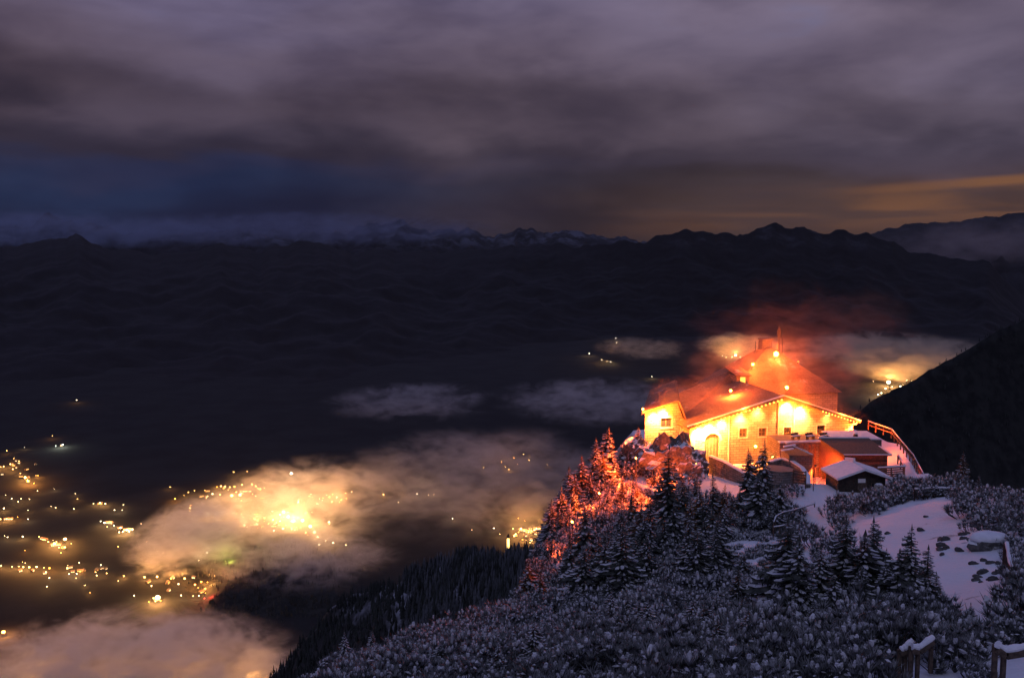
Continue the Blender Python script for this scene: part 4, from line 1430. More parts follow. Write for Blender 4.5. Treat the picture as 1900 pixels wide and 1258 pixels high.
def table_set(px, Y, z, label, rz):
    """picnic table with snow on it"""
    p = at(px, 870, Y)
    o = thing('picnic_table', label, 'table', (p.x, Y, z), rz, 'picnic tables on the terrace')
    b = MB()
    b.box((-0.9, -0.38, 0.70), (0.9, 0.38, 0.76))
    b.build('tabletop', M['wood'], o)
    b = MB()
    b.box((-0.85, -0.34, 0.764), (0.85, 0.34, 0.88))
    b.build('snow_layer', M['snow'], o)
    for s in (-1, 1):
        b = MB()
        b.box((-0.9, s * 0.72 - 0.14, 0.42), (0.9, s * 0.72 + 0.14, 0.47))
        b.build('bench', M['wood'], o)
        b = MB()
        b.bar((s * 0.65, -0.75, 0), (s * 0.65, 0.28, 0.7), 0.07, 0.1)
        b.bar((s * 0.65, 0.75, 0), (s * 0.65, -0.28, 0.7), 0.07, 0.1)
        b.bar((s * 0.65, -0.78, 0.38), (s * 0.65, 0.78, 0.38), 0.06, 0.08)
        b.build('leg', M['wood'], o)
    return o


table_set(1322, 139.5, tz, 'snowy picnic table in front of the arched door', 0.2)
table_set(1348, 138, tz, 'picnic table nearest the sloping parapet', 0.3)
table_set(1368, 136.5, tz, 'picnic table between the parapet and the first spruce tip', 0.1)
table_set(1388, 138.5, tz, 'picnic table under the two wall windows', -0.3)
table_set(1462, 132.5, tz, 'picnic table on the terrace corner above the bastion', 0.5)


# long dark retaining wall with the stepped shed in front
def box_thing(name, label, cat, corners, h, mat, part='stonework'):
    """solid block from four ground corners (world) and a height"""
    o = thing(name, label, cat, corners[0])
    b = MB()
    c = [Vector(p) - Vector(corners[0]) for p in corners]
    b.hexa(c + [p + Vector((0, 0, h)) for p in c])
    b.build(part, mat, o)
    return o


r0, r1 = at(1447, 822, 134), at(1547, 817, 135)
zt = r0.z
rw = thing('retaining_wall', 'long dark retaining wall below the lit facade', 'wall', (r0.x, r0.y, zt - 4.2))
L_ = (Vector((r1.x, r1.y, 0)) - Vector((r0.x, r0.y, 0))).length
rw.rotation_euler = (0, 0, math.atan2(r1.y - r0.y, r1.x - r0.x))
b = MB()
b.box((0, 0, -1), (L_, 0.6, 4.2))
b.box((0.5, 0.6, 2.0), (L_, 6, 4.1))
b.build('stonework', M['terrace_stone'], rw)
b = MB()
b.box((0, -0.08, 4.204), (L_, 0.7, 4.36))
b.build('snow_cap', M['snow'], rw)
for k in range(6):
    b = MB()
    u_ = L_ * (0.45 + 0.1 * k)
    b.box((u_ - 0.12, -0.14, -1), (u_ + 0.12, -0.004, 4.0))
    b.build('pilaster', M['red_wood'], rw)
# snow sheets lying askew along the wall top
for k, px in enumerate((1478, 1505, 1532)):
    p = at(px, 812, 136)
    o = thing('bench', ['snowy bench on the retaining wall, under the tall door', 'snowy bench on the retaining wall, in the middle of the three', 'snowy bench on the retaining wall, closest to the right window'][k], 'bench', (p.x, 136.4, zt + 0.02), 0.5)
    b = MB()
    b.box((-0.7, -0.25, 0.42), (0.7, 0.25, 0.47))
    b.build('seat', M['wood'], o)
    b = MB()
    b.bar((-0.7, 0.26, 0.75), (0.7, 0.26, 0.75), 0.05, 0.3)
    b.build('backrest', M['wood'], o)
    b = MB()
    b.box((-0.68, -0.22, 0.474), (0.68, 0.22, 0.56))
    b.build('snow_layer', M['snow'], o)
    for s in (-1, 1):
        b = MB()
        b.box((s * 0.55 - 0.05, -0.2, 0), (s * 0.55 + 0.05, 0.2, 0.42))
        b.box((s * 0.55 - 0.04, 0.22, 0), (s * 0.55 + 0.04, 0.232, 0.85))
        b.build('leg', M['wood'], o)

# stair shed in front of the retaining wall
s0 = at(1464, 874, 127)
sh = thing('stone_shed', 'low dark shed with a stepped parapet in front of the retaining wall', 'shed', (s0.x, s0.y, s0.z))
W_ = 44 / FPX * 127
b = MB()
b.box((0, 0, -1.5), (W_, 4, 2.0))
b.build('wall', M['terrace_stone'], sh)
b = MB()
b.box((-0.1, -0.12, 2.003), (W_ + 0.1, 4.1, 2.12))
b.build('roof', M['roof'], sh)
b = MB()
b.bar((W_ * 0.2, 1.0, 3.2), (W_ + 0.1, 0.3, 2.1), 0.18, 0.14)
b.build('handrail', M['snow'], sh)
for k in range(4):
    b = MB()
    b.box((0.15, -0.06, -1.2 + k * 0.78), (W_ - 0.15, -0.004, -1.13 + k * 0.78))
    b.build('ledge', M['red_wood'], sh)
for k in range(3):
    b = MB()
    z_ = 2.35 + k * 0.34
    b.hexa([(-0.7 + .5 * k, 1.2 + .8 * k, z_), (0.9 + .5 * k, 1.2 + .8 * k, z_ + .28), (0.9 + .5 * k, 1.7 + .8 * k, z_ + .28), (-0.7 + .5 * k, 1.7 + .8 * k, z_),
            (-0.7 + .5 * k, 1.2 + .8 * k, z_ + .12), (0.9 + .5 * k, 1.2 + .8 * k, z_ + .4), (0.9 + .5 * k, 1.7 + .8 * k, z_ + .4), (-0.7 + .5 * k, 1.7 + .8 * k, z_ + .12)])
    b.build('snowy_step', M['snow'], sh)

# lean-to barn right of the wall: its shaded roof slopes towards the viewer
q0, q1 = at(1566, 866, 126), at(1640, 864, 127)
bn = thing('lean_to_shed', 'wooden lean-to shed with slatted front behind the snowy hut', 'shed', (q0.x, q0.y, q0.z - 0.6))
W_ = (q1 - q0).length
hz = (866 - 843) / FPX * 126 + 0.6
rdz = (842 - 817) / FPX * 131
rzz = at(1552, 818, 132).z - bn.location.z
b = MB()
b.box((0.0, 0.1, -1), (W_, 0.3, hz - 0.1))
b.face([(0, 0.3, -1), (-0.9, 7, -1), (-0.9, 7, rzz), (0, 0.3, hz)])
b.face([(W_, 0.3, -1), (W_, 7, -1), (W_, 7, rzz), (W_, 0.3, hz)])
b.build('wall', M['red_wood'], bn)
b = MB()
slab(b, [(-0.25, -0.5, hz - 0.02), (W_ + 0.3, -0.5, hz - 0.02), (W_ + 0.1, 7.2, rzz), (-1.2, 7.2, rzz)], 0.14)
lr = b.build('roof', M['red_wood'], bn)
b = MB()
b.bar((-1.2, 7.2, rzz + 0.22), (W_ + 0.1, 7.2, rzz + 0.22), 0.35, 0.16)
b.bar((-0.25, -0.5, hz + 0.14), (W_ + 0.3, -0.5, hz + 0.14), 0.2, 0.08)
b.bar((W_ + .2, -0.4, hz + 0.18), (W_ + 0.1, 3.4, (hz + rzz) / 2 + 0.14), 0.2, 0.1)
b.build('snow_edge', M['snow'], lr)
for k in range(6):
    b = MB()
    b.box((0.05, -0.02, -0.5 + k * 0.36), (W_ - 0.05, 0.095, -0.29 + k * 0.36))
    b.build('slat', M['dark_wood' if k % 2 else 'red_wood'], bn)
p = at(1590, 806, 134)
bo = thing('snow_covered_barrel', 'small snow topped barrel on the shed ridge terrace', 'barrel', (p.x, 134.5, at(1590, 813, 134.5).z))
b = MB()
b.tube([(0, 0, -.05), (0, 0, 0.3), (0, 0, 0.6)], [0.26, 0.32, 0.26], 10)
b.build('body', M['wood'], bo)
b = MB()
b.blob((0, 0, 0.66), 0.3, 0.3, 0.14, 0, jit=.05, seg=8)
b.build('snow_cap', M['snow'], bo)
# upper terrace slab that carries the barrel and rails
a0 = at(1552, 815, 133.2)
b = MB()
b.box((a0.x - 0.3, 133.3, a0.z - 5), (a0.x + 6.2, 139, a0.z - 0.1))
b.box((a0.x - 0.25, 133.35, a0.z - 0.097), (a0.x + 6.15, 138.95, a0.z + 0.05), 1)
tag(b.build('upper_terrace', [M['terrace_stone'], M['snow']]), 'snowy upper terrace behind the lean-to shed', 'terrace')

# ------------------------------------------------------------------ wooden hut with snowy gable roof
g0, g1 = gp(1556, 117.0), gp(1637, 118.0)
hz0 = min(g0.z, g1.z) - 0.2
hutw = (g1 - g0).xy.length
hut2 = thing('wooden_hut', 'dark wooden hut with snow covered gable roof and small white sign', 'hut', (g0.x, g0.y, hz0), math.atan2(g1.y - g0.y, g1.x - g0.x) - 0.12)
zf = at(1556, 888, 117).z - hz0
zp = at(1597, 873, 117).z - hz0
pu = hutw * 0.5
b = MB()
for u0_, u1_ in ((0, pu), (pu, hutw)):
    za, zb = (zf, zp) if u0_ == 0 else (zp, zf)
    b.hexa([(u0_, 0.0, -1), (u1_, 0.0, -1), (u1_, 4.2, -1), (u0_, 4.2, -1), (u0_, 0.0, za), (u1_, 0.0, zb), (u1_, 4.2, zb), (u0_, 4.2, za)])
b.build('wall', M['dark_wood'], hut2)
for k in range(14):
    u_ = hutw * (k + 0.5) / 14
    z_ = zf + (zp - zf) * (1 - abs(u_ - pu) / pu)
    b = MB()
    b.box((u_ - hutw / 30, -0.05, -0.6), (u_ + hutw / 30, -0.004, z_ - 0.08))
    b.build('plank', M['dark_wood'], hut2)
for k in range(7):
    b = MB()
    b.box((-0.055, 0.1 + k * 0.57, -0.6), (-0.004, 0.6 + k * 0.57, zf - 0.1))
    b.build('plank', M['wood'], hut2)
b = MB()
b.box((pu - 0.55, -0.11, -0.3), (pu + 0.55, -0.055, 1.55))
dr = b.build('door', M['wood'], hut2)
b = MB()
b.box((pu + 0.36, -0.15, 0.6), (pu + 0.44, -0.113, 0.75))
b.build('handle', M['metal'], dr)
b = MB()
b.box((pu + 1.1, -0.10, 0.55), (pu + 1.9, -0.055, 1.25))
wd = b.build('window', M['wood'], hut2)
b = MB()
b.box((pu + 1.18, -0.108, 0.62), (pu + 1.82, -0.102, 1.18))
b.build('pane', M['pane'], wd)
b = MB()
b.box((pu - 0.55, -0.14, zf - 0.5), (pu + 0.35, -0.056, zf - 0.02))
b.build('sign', M['sign'], hut2)
ov, fo = 0.42, 0.7
slp = (zp - zf) / pu
b = MB()
slab(b, [(-ov, -fo, zf - ov * slp), (pu, -fo, zp), (pu, 4.6, zp), (-ov, 4.6, zf - ov * slp)], 0.1)
slab(b, [(pu, -fo, zp), (hutw + ov, -fo, zf - ov * slp), (hutw + ov, 4.6, zf - ov * slp), (pu, 4.6, zp)], 0.1)
hr = b.build('roof', M['dark_wood'], hut2)
b = MB()
e = 0.115
slab(b, [(-ov - .05, -fo - .05, zf - ov * slp + e), (pu, -fo - .05, zp + e), (pu, 4.65, zp + e), (-ov - .05, 4.65, zf - ov * slp + e)], 0.26)
slab(b, [(pu + .002, -fo - .05, zp + e), (hutw + ov + .05, -fo - .05, zf - ov * slp + e), (hutw + ov + .05, 4.65, zf - ov * slp + e), (pu + .002, 4.65, zp + e)], 0.26)
b.build('roof_snow', M['snow'], hr)
b = MB()
b.bar((pu - 0.3, 4.4, zp + 0.35), (pu + 0.1, 2.8, zp + 0.6), 0.3, 0.5)
b.build('ridge_board', M['snow'], hr)
for (u_, h_) in ((-0.35, zf - 0.4),):
    b = MB()
    b.box((u_ - 0.07, -0.5, -0.6), (u_ + 0.07, -0.36, h_))
    b.build('porch_post', M['red_wood'], hut2)
p = gp(1630, 116.3)
bx = thing('firewood_crate', 'pale snow dusted crate beside the wooden hut', 'crate', (p.x, 116.3, p.z - 0.1), 0.2)
b = MB()
b.box((-0.4, -0.35, 0), (0.4, 0.35, 1.15))
b.build('body', M['trim'], bx)
b = MB()
b.blob((0, 0, 1.2), 0.46, 0.4, 0.14, 0, jit=.06, seg=8)
b.build('snow_cap', M['snow'], bx)


# ------------------------------------------------------------------ fences and railings
def fence(name, label, tops, posts_h, nrail, mat, rail=(0.07, 0.14), gap=0.38, snow=True, cat='fence', step=1.8, post=0.13):
    """posts and rails along world points given for the top rail"""
    o = thing(name, label, cat, tops[0])
    T = [Vector(p) - Vector(tops[0]) for p in tops]
    for k in range(nrail):
        for p, q in zip(T[:-1], T[1:]):
            dz_ = Vector((0, 0, -gap * k - 0.02))
            b = MB()
            b.bar(p + dz_, q + dz_, *rail)
            b.build('rail', mat, o)
            if snow and k == 0:
                b = MB()
                hs = 0.085 if rail[1] < 0.15 else 0.15
                s = rail[1] / 2 + hs / 2
                m0 = b.v.__len__()
                d_ = q - p
                pts_ = [p + dz_ + d_ * t_ + Vector((0, 0, s + random.uniform(-.015, .015))) for t_ in (-.02, .2, .4, .6, .8, 1.02)]
                b.tube(pts_, [hs * random.uniform(.55, .85) * max(1, rail[0] / hs * 0.7) for _ in pts_], 8)
                b.build('rail_snow', M['snow'], o)
    for p, q in zip(T[:-1], T[1:]):
        n_ = max(1, round((q - p).length / step))
        for k in range(n_ + (1 if q is T[-1] else 0)):
            c = p + (q - p) * k / n_
            b = MB()
            b.box((c.x - post / 2, c.y + 0.05, c.z - posts_h), (c.x + post / 2, c.y + 0.05 + post, c.z + 0.1))
            b.build('post', mat, o)
    return o


fence('path_railing', 'long wooden handrail following the stepped path on the right edge', [at(1612, 782, 149), at(1655, 797, 143), at(1672, 818, 137), at(1695, 845, 130), at(1712, 877, 121), at(1731, 906, 114)], 1.3, 2, M['red_wood'], (0.12, 0.14), 0.5)
fence('plank_fence', 'dark plank fence beside the hut with horizontal boards', [at(1630, 869, 121), at(1679, 866, 122)], 1.5, 5, M['red_wood'], (0.05, 0.16), 0.27)
fence('snowy_rail', 'short snow covered handrail above the plank fence', [at(1667, 846, 127), at(1677, 864, 123.5)], 1.1, 1, M['red_wood'], (0.2, 0.2), 0.3)
fence('low_fence', 'low dark wooden fence at the top of the snow slope', [at(1698, 909, 103), at(1733, 907, 103), at(1768, 908, 102)], 1.2, 3, M['dark_wood'], (0.08, 0.2), 0.36)
fence('branch_rail', 'pale slanting rail at the end of the low fence', [at(1766, 906, 101), at(1784, 918, 99)], 0.8, 1, M['wood'], (0.08, 0.1), 0.3)
fence('curved_railing', 'pale curved railing on the snowy shoulder left of the path', [at(1436, 968, 100), at(1440, 958, 101), at(1452, 951, 103), at(1474, 946, 106), at(1512, 934, 111)], 1.6, 1, M['wood'], (0.08, 0.08), 0.4, step=2.6, post=0.1)
fence('post_fence', 'three pale posts with one rail under the curved railing', [at(1436, 978, 98.5), at(1458, 974, 98.5)], 1.3, 1, M['wood'], (0.07, 0.09), 0.4, step=0.6, post=0.13)
fence('log_railing', 'snow covered log railing at the right edge of the snow slope', [at(1868, 1012, 60), at(1874, 1050, 56), at(1888, 1072, 52.5), at(1915, 1098, 49)], 1.25, 2, M['dark_wood'], (0.17, 0.17), 0.5, post=0.2)
# snow-laden broken log rails close to the camera
fence('broken_log_fence', 'thick snow laden broken log fence at the bottom of the thicket', [at(1671, 1212, 33), at(1682, 1205, 33), at(1694, 1194, 33)], 1.2, 1, M['wood'], (0.16, 0.16), 0.4, step=0.5, post=0.13)
fence('slanting_log', 'snow laden slanting log beside the broken log fence', [at(1692, 1206, 32.6), at(1706, 1207, 32.6), at(1731, 1188, 32.8)], 1.2, 1, M['wood'], (0.17, 0.17), 0.4, step=0.9, post=0.12)
fence('near_log_rail', 'thick snow laden log rail in the bottom right corner', [at(1850, 1204, 29), at(1866, 1214, 29), at(1915, 1206, 29)], 1.2, 1, M['wood'], (0.2, 0.2), 0.4, step=0.8, post=0.13)
p = gp(1509, 117.5)
po = thing('marker_pole', 'thin dark marker pole on the snowy path', 'pole', p)
b = MB()
b.tube([(0, 0, -.2), (0, 0, 1.5), (0.02, 0, 2.6)], [0.05, 0.045, 0.035], 6)
b.build('pole', M['dark_wood'], po)

# ------------------------------------------------------------------ rocks
def rock_mesh(seed, rx, ry, rz):
    rng = random.Random(seed)
    b = MB()
    b.blob((0, 0, 0), rx, ry, rz, 0, rng, 0.16, 14, 8)
    return b.mesh('boulder', M['rock'], smooth=False)


for k, (px, Y, rx, ry, rz, lab) in enumerate(((1238, 136, 4.2, 3.0, 4.6, 'rough orange lit crag under the house wing'), (1196, 138, 3.4, 3.0, 3.6, 'smaller red lit crag at the end of the crest'), (1276, 135, 2.8, 2.2, 3.0, 'glowing crag at the corner of the lodge'))):
    b = MB()
    b.blob((0, 0, 0), rx, ry, rz, 0, random.Random(50 + k), 0.06, 40, 24)
    for i_, v_ in enumerate(b.v):
        q_ = Vector(v_)
        f_ = 1 + 0.42 * mnoise.fractal(q_ * 0.45 + Vector((k * 9.0, 0, 0)), 1.0, 2.1, 5) + 0.22 * abs(mnoise.noise(q_ * 0.9))
        b.v[i_] = tuple(q_ * f_)
    o = b.build('crag', M['rock'])
    o.location = gp(px, Y)
    tag(o, lab, 'crag')
p = gp(1834, 70.5)
bl = link('boulder', rock_mesh(5, 1.55, 1.1, 0.85))
bl.location = p + Vector((0, 0, 0.25))
tag(bl, 'large snow capped boulder on the slope near the log railing', 'boulder')
b = MB()
b.blob((0.0, -0.05, 0.52), 1.42, 1.0, 0.46, 0, random.Random(3), 0.08, 14, 6)
b.build('snow_cap', M['snow'], bl, smooth=True)
SM = [rock_mesh(30 + k, 0.26, 0.2, 0.17) for k in range(4)]
for me in SM:
    me.materials.clear()
    me.materials.append(M['stone'])
for k in range(34):
    if k < 16:
        px, Y = random.uniform(1738, 1800), random.uniform(70, 80)
    elif k < 28:
        px, Y = random.uniform(1795, 1862), random.uniform(60, 67)
    else:
        px, Y = random.uniform(1640, 1740), random.uniform(80, 92)
    p = gp(px, Y)
    o = link('stone', SM[k % 4])
    o.location = p + Vector((0, 0, 0.04))
    s = random.uniform(0.5, 1.5)
    o.scale = (s * random.uniform(0.8, 1.6), s, s * 0.9)
    o.rotation_euler = (0, 0, random.uniform(0, 6))
    tag(o, ['small dark stone poking through the snow behind the boulder', 'small dark stone on the snow in front of the boulder', 'small stone on the smooth upper snow slope'][0 if k < 16 else 1 if k < 28 else 2],
        'stone', ['stones behind the boulder', 'stones in front of the boulder', 'stones on the upper slope'][0 if k < 16 else 1 if k < 28 else 2])

# ------------------------------------------------------------------ lamps on the bank, most of them added for their light
def lamp_post(label, px, Y, h, power, aim, cone=140):
    """a small floodlight on a post, its shade turned along aim"""
    g = gp(px, Y)
    o = thing('lamp_post', label, 'lamp post', g)
    a = Vector(aim).normalized()
    b = MB()
    b.tube([(0, 0, -0.3), (0, 0, h * 0.5), (0, 0, h)], [0.07, 0.06, 0.05], 6)
    b.build('post', M['metal'], o)
    c = Vector((0, 0, h + 0.12))
    b = MB()
    b.tube([c - a * 0.16, c, c + a * 0.05], [0.05, 0.16, 0.20], 8)
    sh_ = b.build('shade', M['metal'], o)
    b = MB()
    b.tube([c + a * 0.055, c + a * 0.075], [0.15, 0.15], 8)
    b.build('glass', M['flood'], sh_)
    ld = bpy.data.lights.new('lamp_light', 'SPOT')
    ld.energy = power
    ld.color = EMBER
    ld.spot_size = R(cone)
    ld.spot_blend = 0.5
    ld.shadow_soft_size = 0.2
    lo = bpy.data.objects.new('lamp_light', ld)
    COL.objects.link(lo)
    lo.parent = o
    lo.location = c + a * 0.3
    lo.rotation_euler = a.to_track_quat('-Z', 'Y').to_euler()


lamp_post('added lamp post on the sun terrace between the lit wall and the bastion', 1432, 136, 2.6, 9000, (0.3, -0.5, -0.6), 160)  # added light source for the terrace and the path
lamp_post('added lamp post beside the snowy path below the retaining wall', 1512, 126.5, 2.4, 11000, (0.55, 0.25, -0.8), 165)  # no lamp stands here; added to brighten the path snow
lamp_post('added lamp post before the rough crag, turned towards its face', 1243, 127, 1.6, 9000, (0.0, 0.9, 0.15))  # extra light put in for the shaded face of the crag
lamp_post('added lamp post half way down the crest among the red conifers', 1112, 120, 2.6, 10000, (-0.75, -0.55, -0.2))  # extra light put in to carry the red glow down the crest
lamp_post('added lamp post near the lower end of the crest', 1062, 109, 2.6, 5500, (-0.6, -0.75, -0.3))  # added fill that continues the glow at the crest's lower end
lamp_post('lamp post on the bank turned towards the glowing conifers', 1215, 117, 2.4, 9000, (-0.8, 0.5, -0.1))
lamp_post('lamp post at the corner of the lodge beside the glowing crag', 1292, 133.5, 1.8, 8000, (-0.9, -0.2, -0.15))
lamp_post('added lamp post on the crest under the house wing', 1180, 131, 3.4, 21000, (-0.85, -0.5, -0.25))  # added so that the crest conifers are lit from the front

# ------------------------------------------------------------------ conifers
def spruce(seed, H, Rb, needle, snow_amt=0.55, droop=0.28, dens=1.0):
    """trunk mesh and crown mesh: whorls of drooping sprays with side twigs, snow lying on many of them"""
    rng = random.Random(seed)
    tr = MB()
    lean = (rng.uniform(-.02, .02) * H, rng.uniform(-.02, .02) * H)
    ax = lambda t: Vector((lean[0] * t, lean[1] * t, H * t))
    tr.tube([ax(-0.04), ax(0.2), ax(0.5), ax(0.8), ax(0.99)], [0.022 * H, 0.018 * H, 0.012 * H, 0.006 * H, 0.001 * H], 7)
    cr = MB()
    wind = rng.uniform(0, 6.28)
    z = 0.05
    while z < 0.985:
        rad = Rb * (1 - z) ** 0.72 * rng.uniform(0.62, 1.18) + 0.02 * H * (1 - z)
        n = max(4, int((5 + 4 * (1 - z)) * dens))
        a0 = rng.uniform(0, 6.28)
        for k in range(n):
            a = a0 + 2 * math.pi * k / n + rng.uniform(-.35, .35)
            ln = rad * rng.uniform(0.6, 1.15) * (1 + 0.28 * math.sin(a - wind) + 0.15 * math.sin(2 * a + 9 * z))
            if rng.random() < 0.07:
                continue
            d = Vector((math.cos(a), math.sin(a), 0))
            s = Vector((-d.y, d.x, 0))
            dr = droop * rng.uniform(0.6, 1.4) * (1.1 - 0.7 * z)
            base = ax(z + rng.uniform(-.008, .008))
            P = [base, base + d * ln * 0.45 + Vector((0, 0, -ln * dr * 0.5)), base + d * ln * 0.8 + Vector((0, 0, -ln * dr * 0.95)), base + d * ln + Vector((0, 0, -ln * dr * 0.9))]
            W = [0.04 * ln, 0.17 * ln, 0.13 * ln, 0.0]
            sag = Vector((0, 0, -0.06 * ln))
            for q in range(3):
                p0, p1, w0, w1 = P[q], P[q + 1], W[q], W[q + 1]
                cr.face([p0 - s * w0 + sag, p0, p1, p1 - s * w1 + sag], 0)
                cr.face([p0, p0 + s * w0 + sag, p1 + s * w1 + sag, p1], 0)
            for q in range(5):
                t = rng.uniform(0.25, 0.98)
                c = P[0].lerp(P[2], t / 0.8) if t < 0.8 else P[2].lerp(P[3], (t - 0.8) / 0.2)
                sd = s * rng.choice((-1, 1))
                tl = ln * rng.uniform(0.16, 0.34)
                tip = c + sd * tl + d * tl * 0.7 + Vector((0, 0, -tl * rng.uniform(0.2, 0.7)))
                wv = d * tl * 0.22
                cr.face([c - wv, c + wv, tip], 0)
                hang = c + sd * tl * 0.4 + Vector((0, 0, -tl * 0.9))
                cr.face([c - wv * 0.8, hang, c + wv * 0.8], 0)
            if rng.random() < snow_amt:
                up = Vector((0, 0, 0.018 * ln + 0.015))
                for q in range(1, 3):
                    p0, p1 = P[q], P[q + 1]
                    w0, w1 = W[q] * rng.uniform(0.4, 1.0), W[q + 1] * rng.uniform(0.4, 1.0) + 0.03 * ln
                    th = Vector((0, 0, 0.05 * ln))
                    cr.face([p0 - s * w0 + up, p0 + up + th, p1 + up + th * 0.6, p1 - s * w1 + up * 0.6], 1)
                    cr.face([p0 + up + th, p0 + s * w0 + up, p1 + s * w1 + up * 0.6, p1 + up + th * 0.6], 1)
        z += rng.uniform(0.028, 0.046) / dens * (1.15 - 0.4 * z)
    cr.tube([ax(0.96), ax(1.03)], [0.012 * H, 0.0005 * H], 4, 0)
    return tr.mesh('trunk', M['bark']), cr.mesh('crown', [M[needle], M['tree_snow']])


KINDS = {
    'slim': [spruce(s, 10.0, 2.2, 'needle', 0.42, 0.35, 1.35) for s in (1, 2, 3)],
    'wide': [spruce(s, 10.0, 3.5, 'needle', 0.5, 0.3, 1.4) for s in (4, 5, 6)],
    'snowy': [spruce(s, 10.0, 2.6, 'needle', 0.85, 0.34, 1.35) for s in (7, 8)],
    'larch': [spruce(s, 10.0, 2.5, 'larch', 0.5, 0.22, 1.2) for s in (9, 10)],
}
NT_ = [0]


def tree(kind, px, ytop, Y, label, group=None, dx=0.0, wide=1.0):
    """tree whose tip shows at px, ytop; it stands on the ridge at forward distance Y"""
    tip = at(px, ytop, Y)
    g = gz(tip.x + dx, Y)
    H = max(1.2, tip.z - g + 0.3)
    var = KINDS[kind]
    tm, cm = var[NT_[0] % len(var)]
    NT_[0] += 1
    o = thing('larch_tree' if kind == 'larch' else 'spruce_tree', label, 'tree', (tip.x, Y, g - 0.3), random.uniform(0, 6.28), group)
    s = H / 10.0
    o.scale = (s * wide, s * wide, s)
    link('trunk', tm, o)
    link('crown', cm, o)
    return o


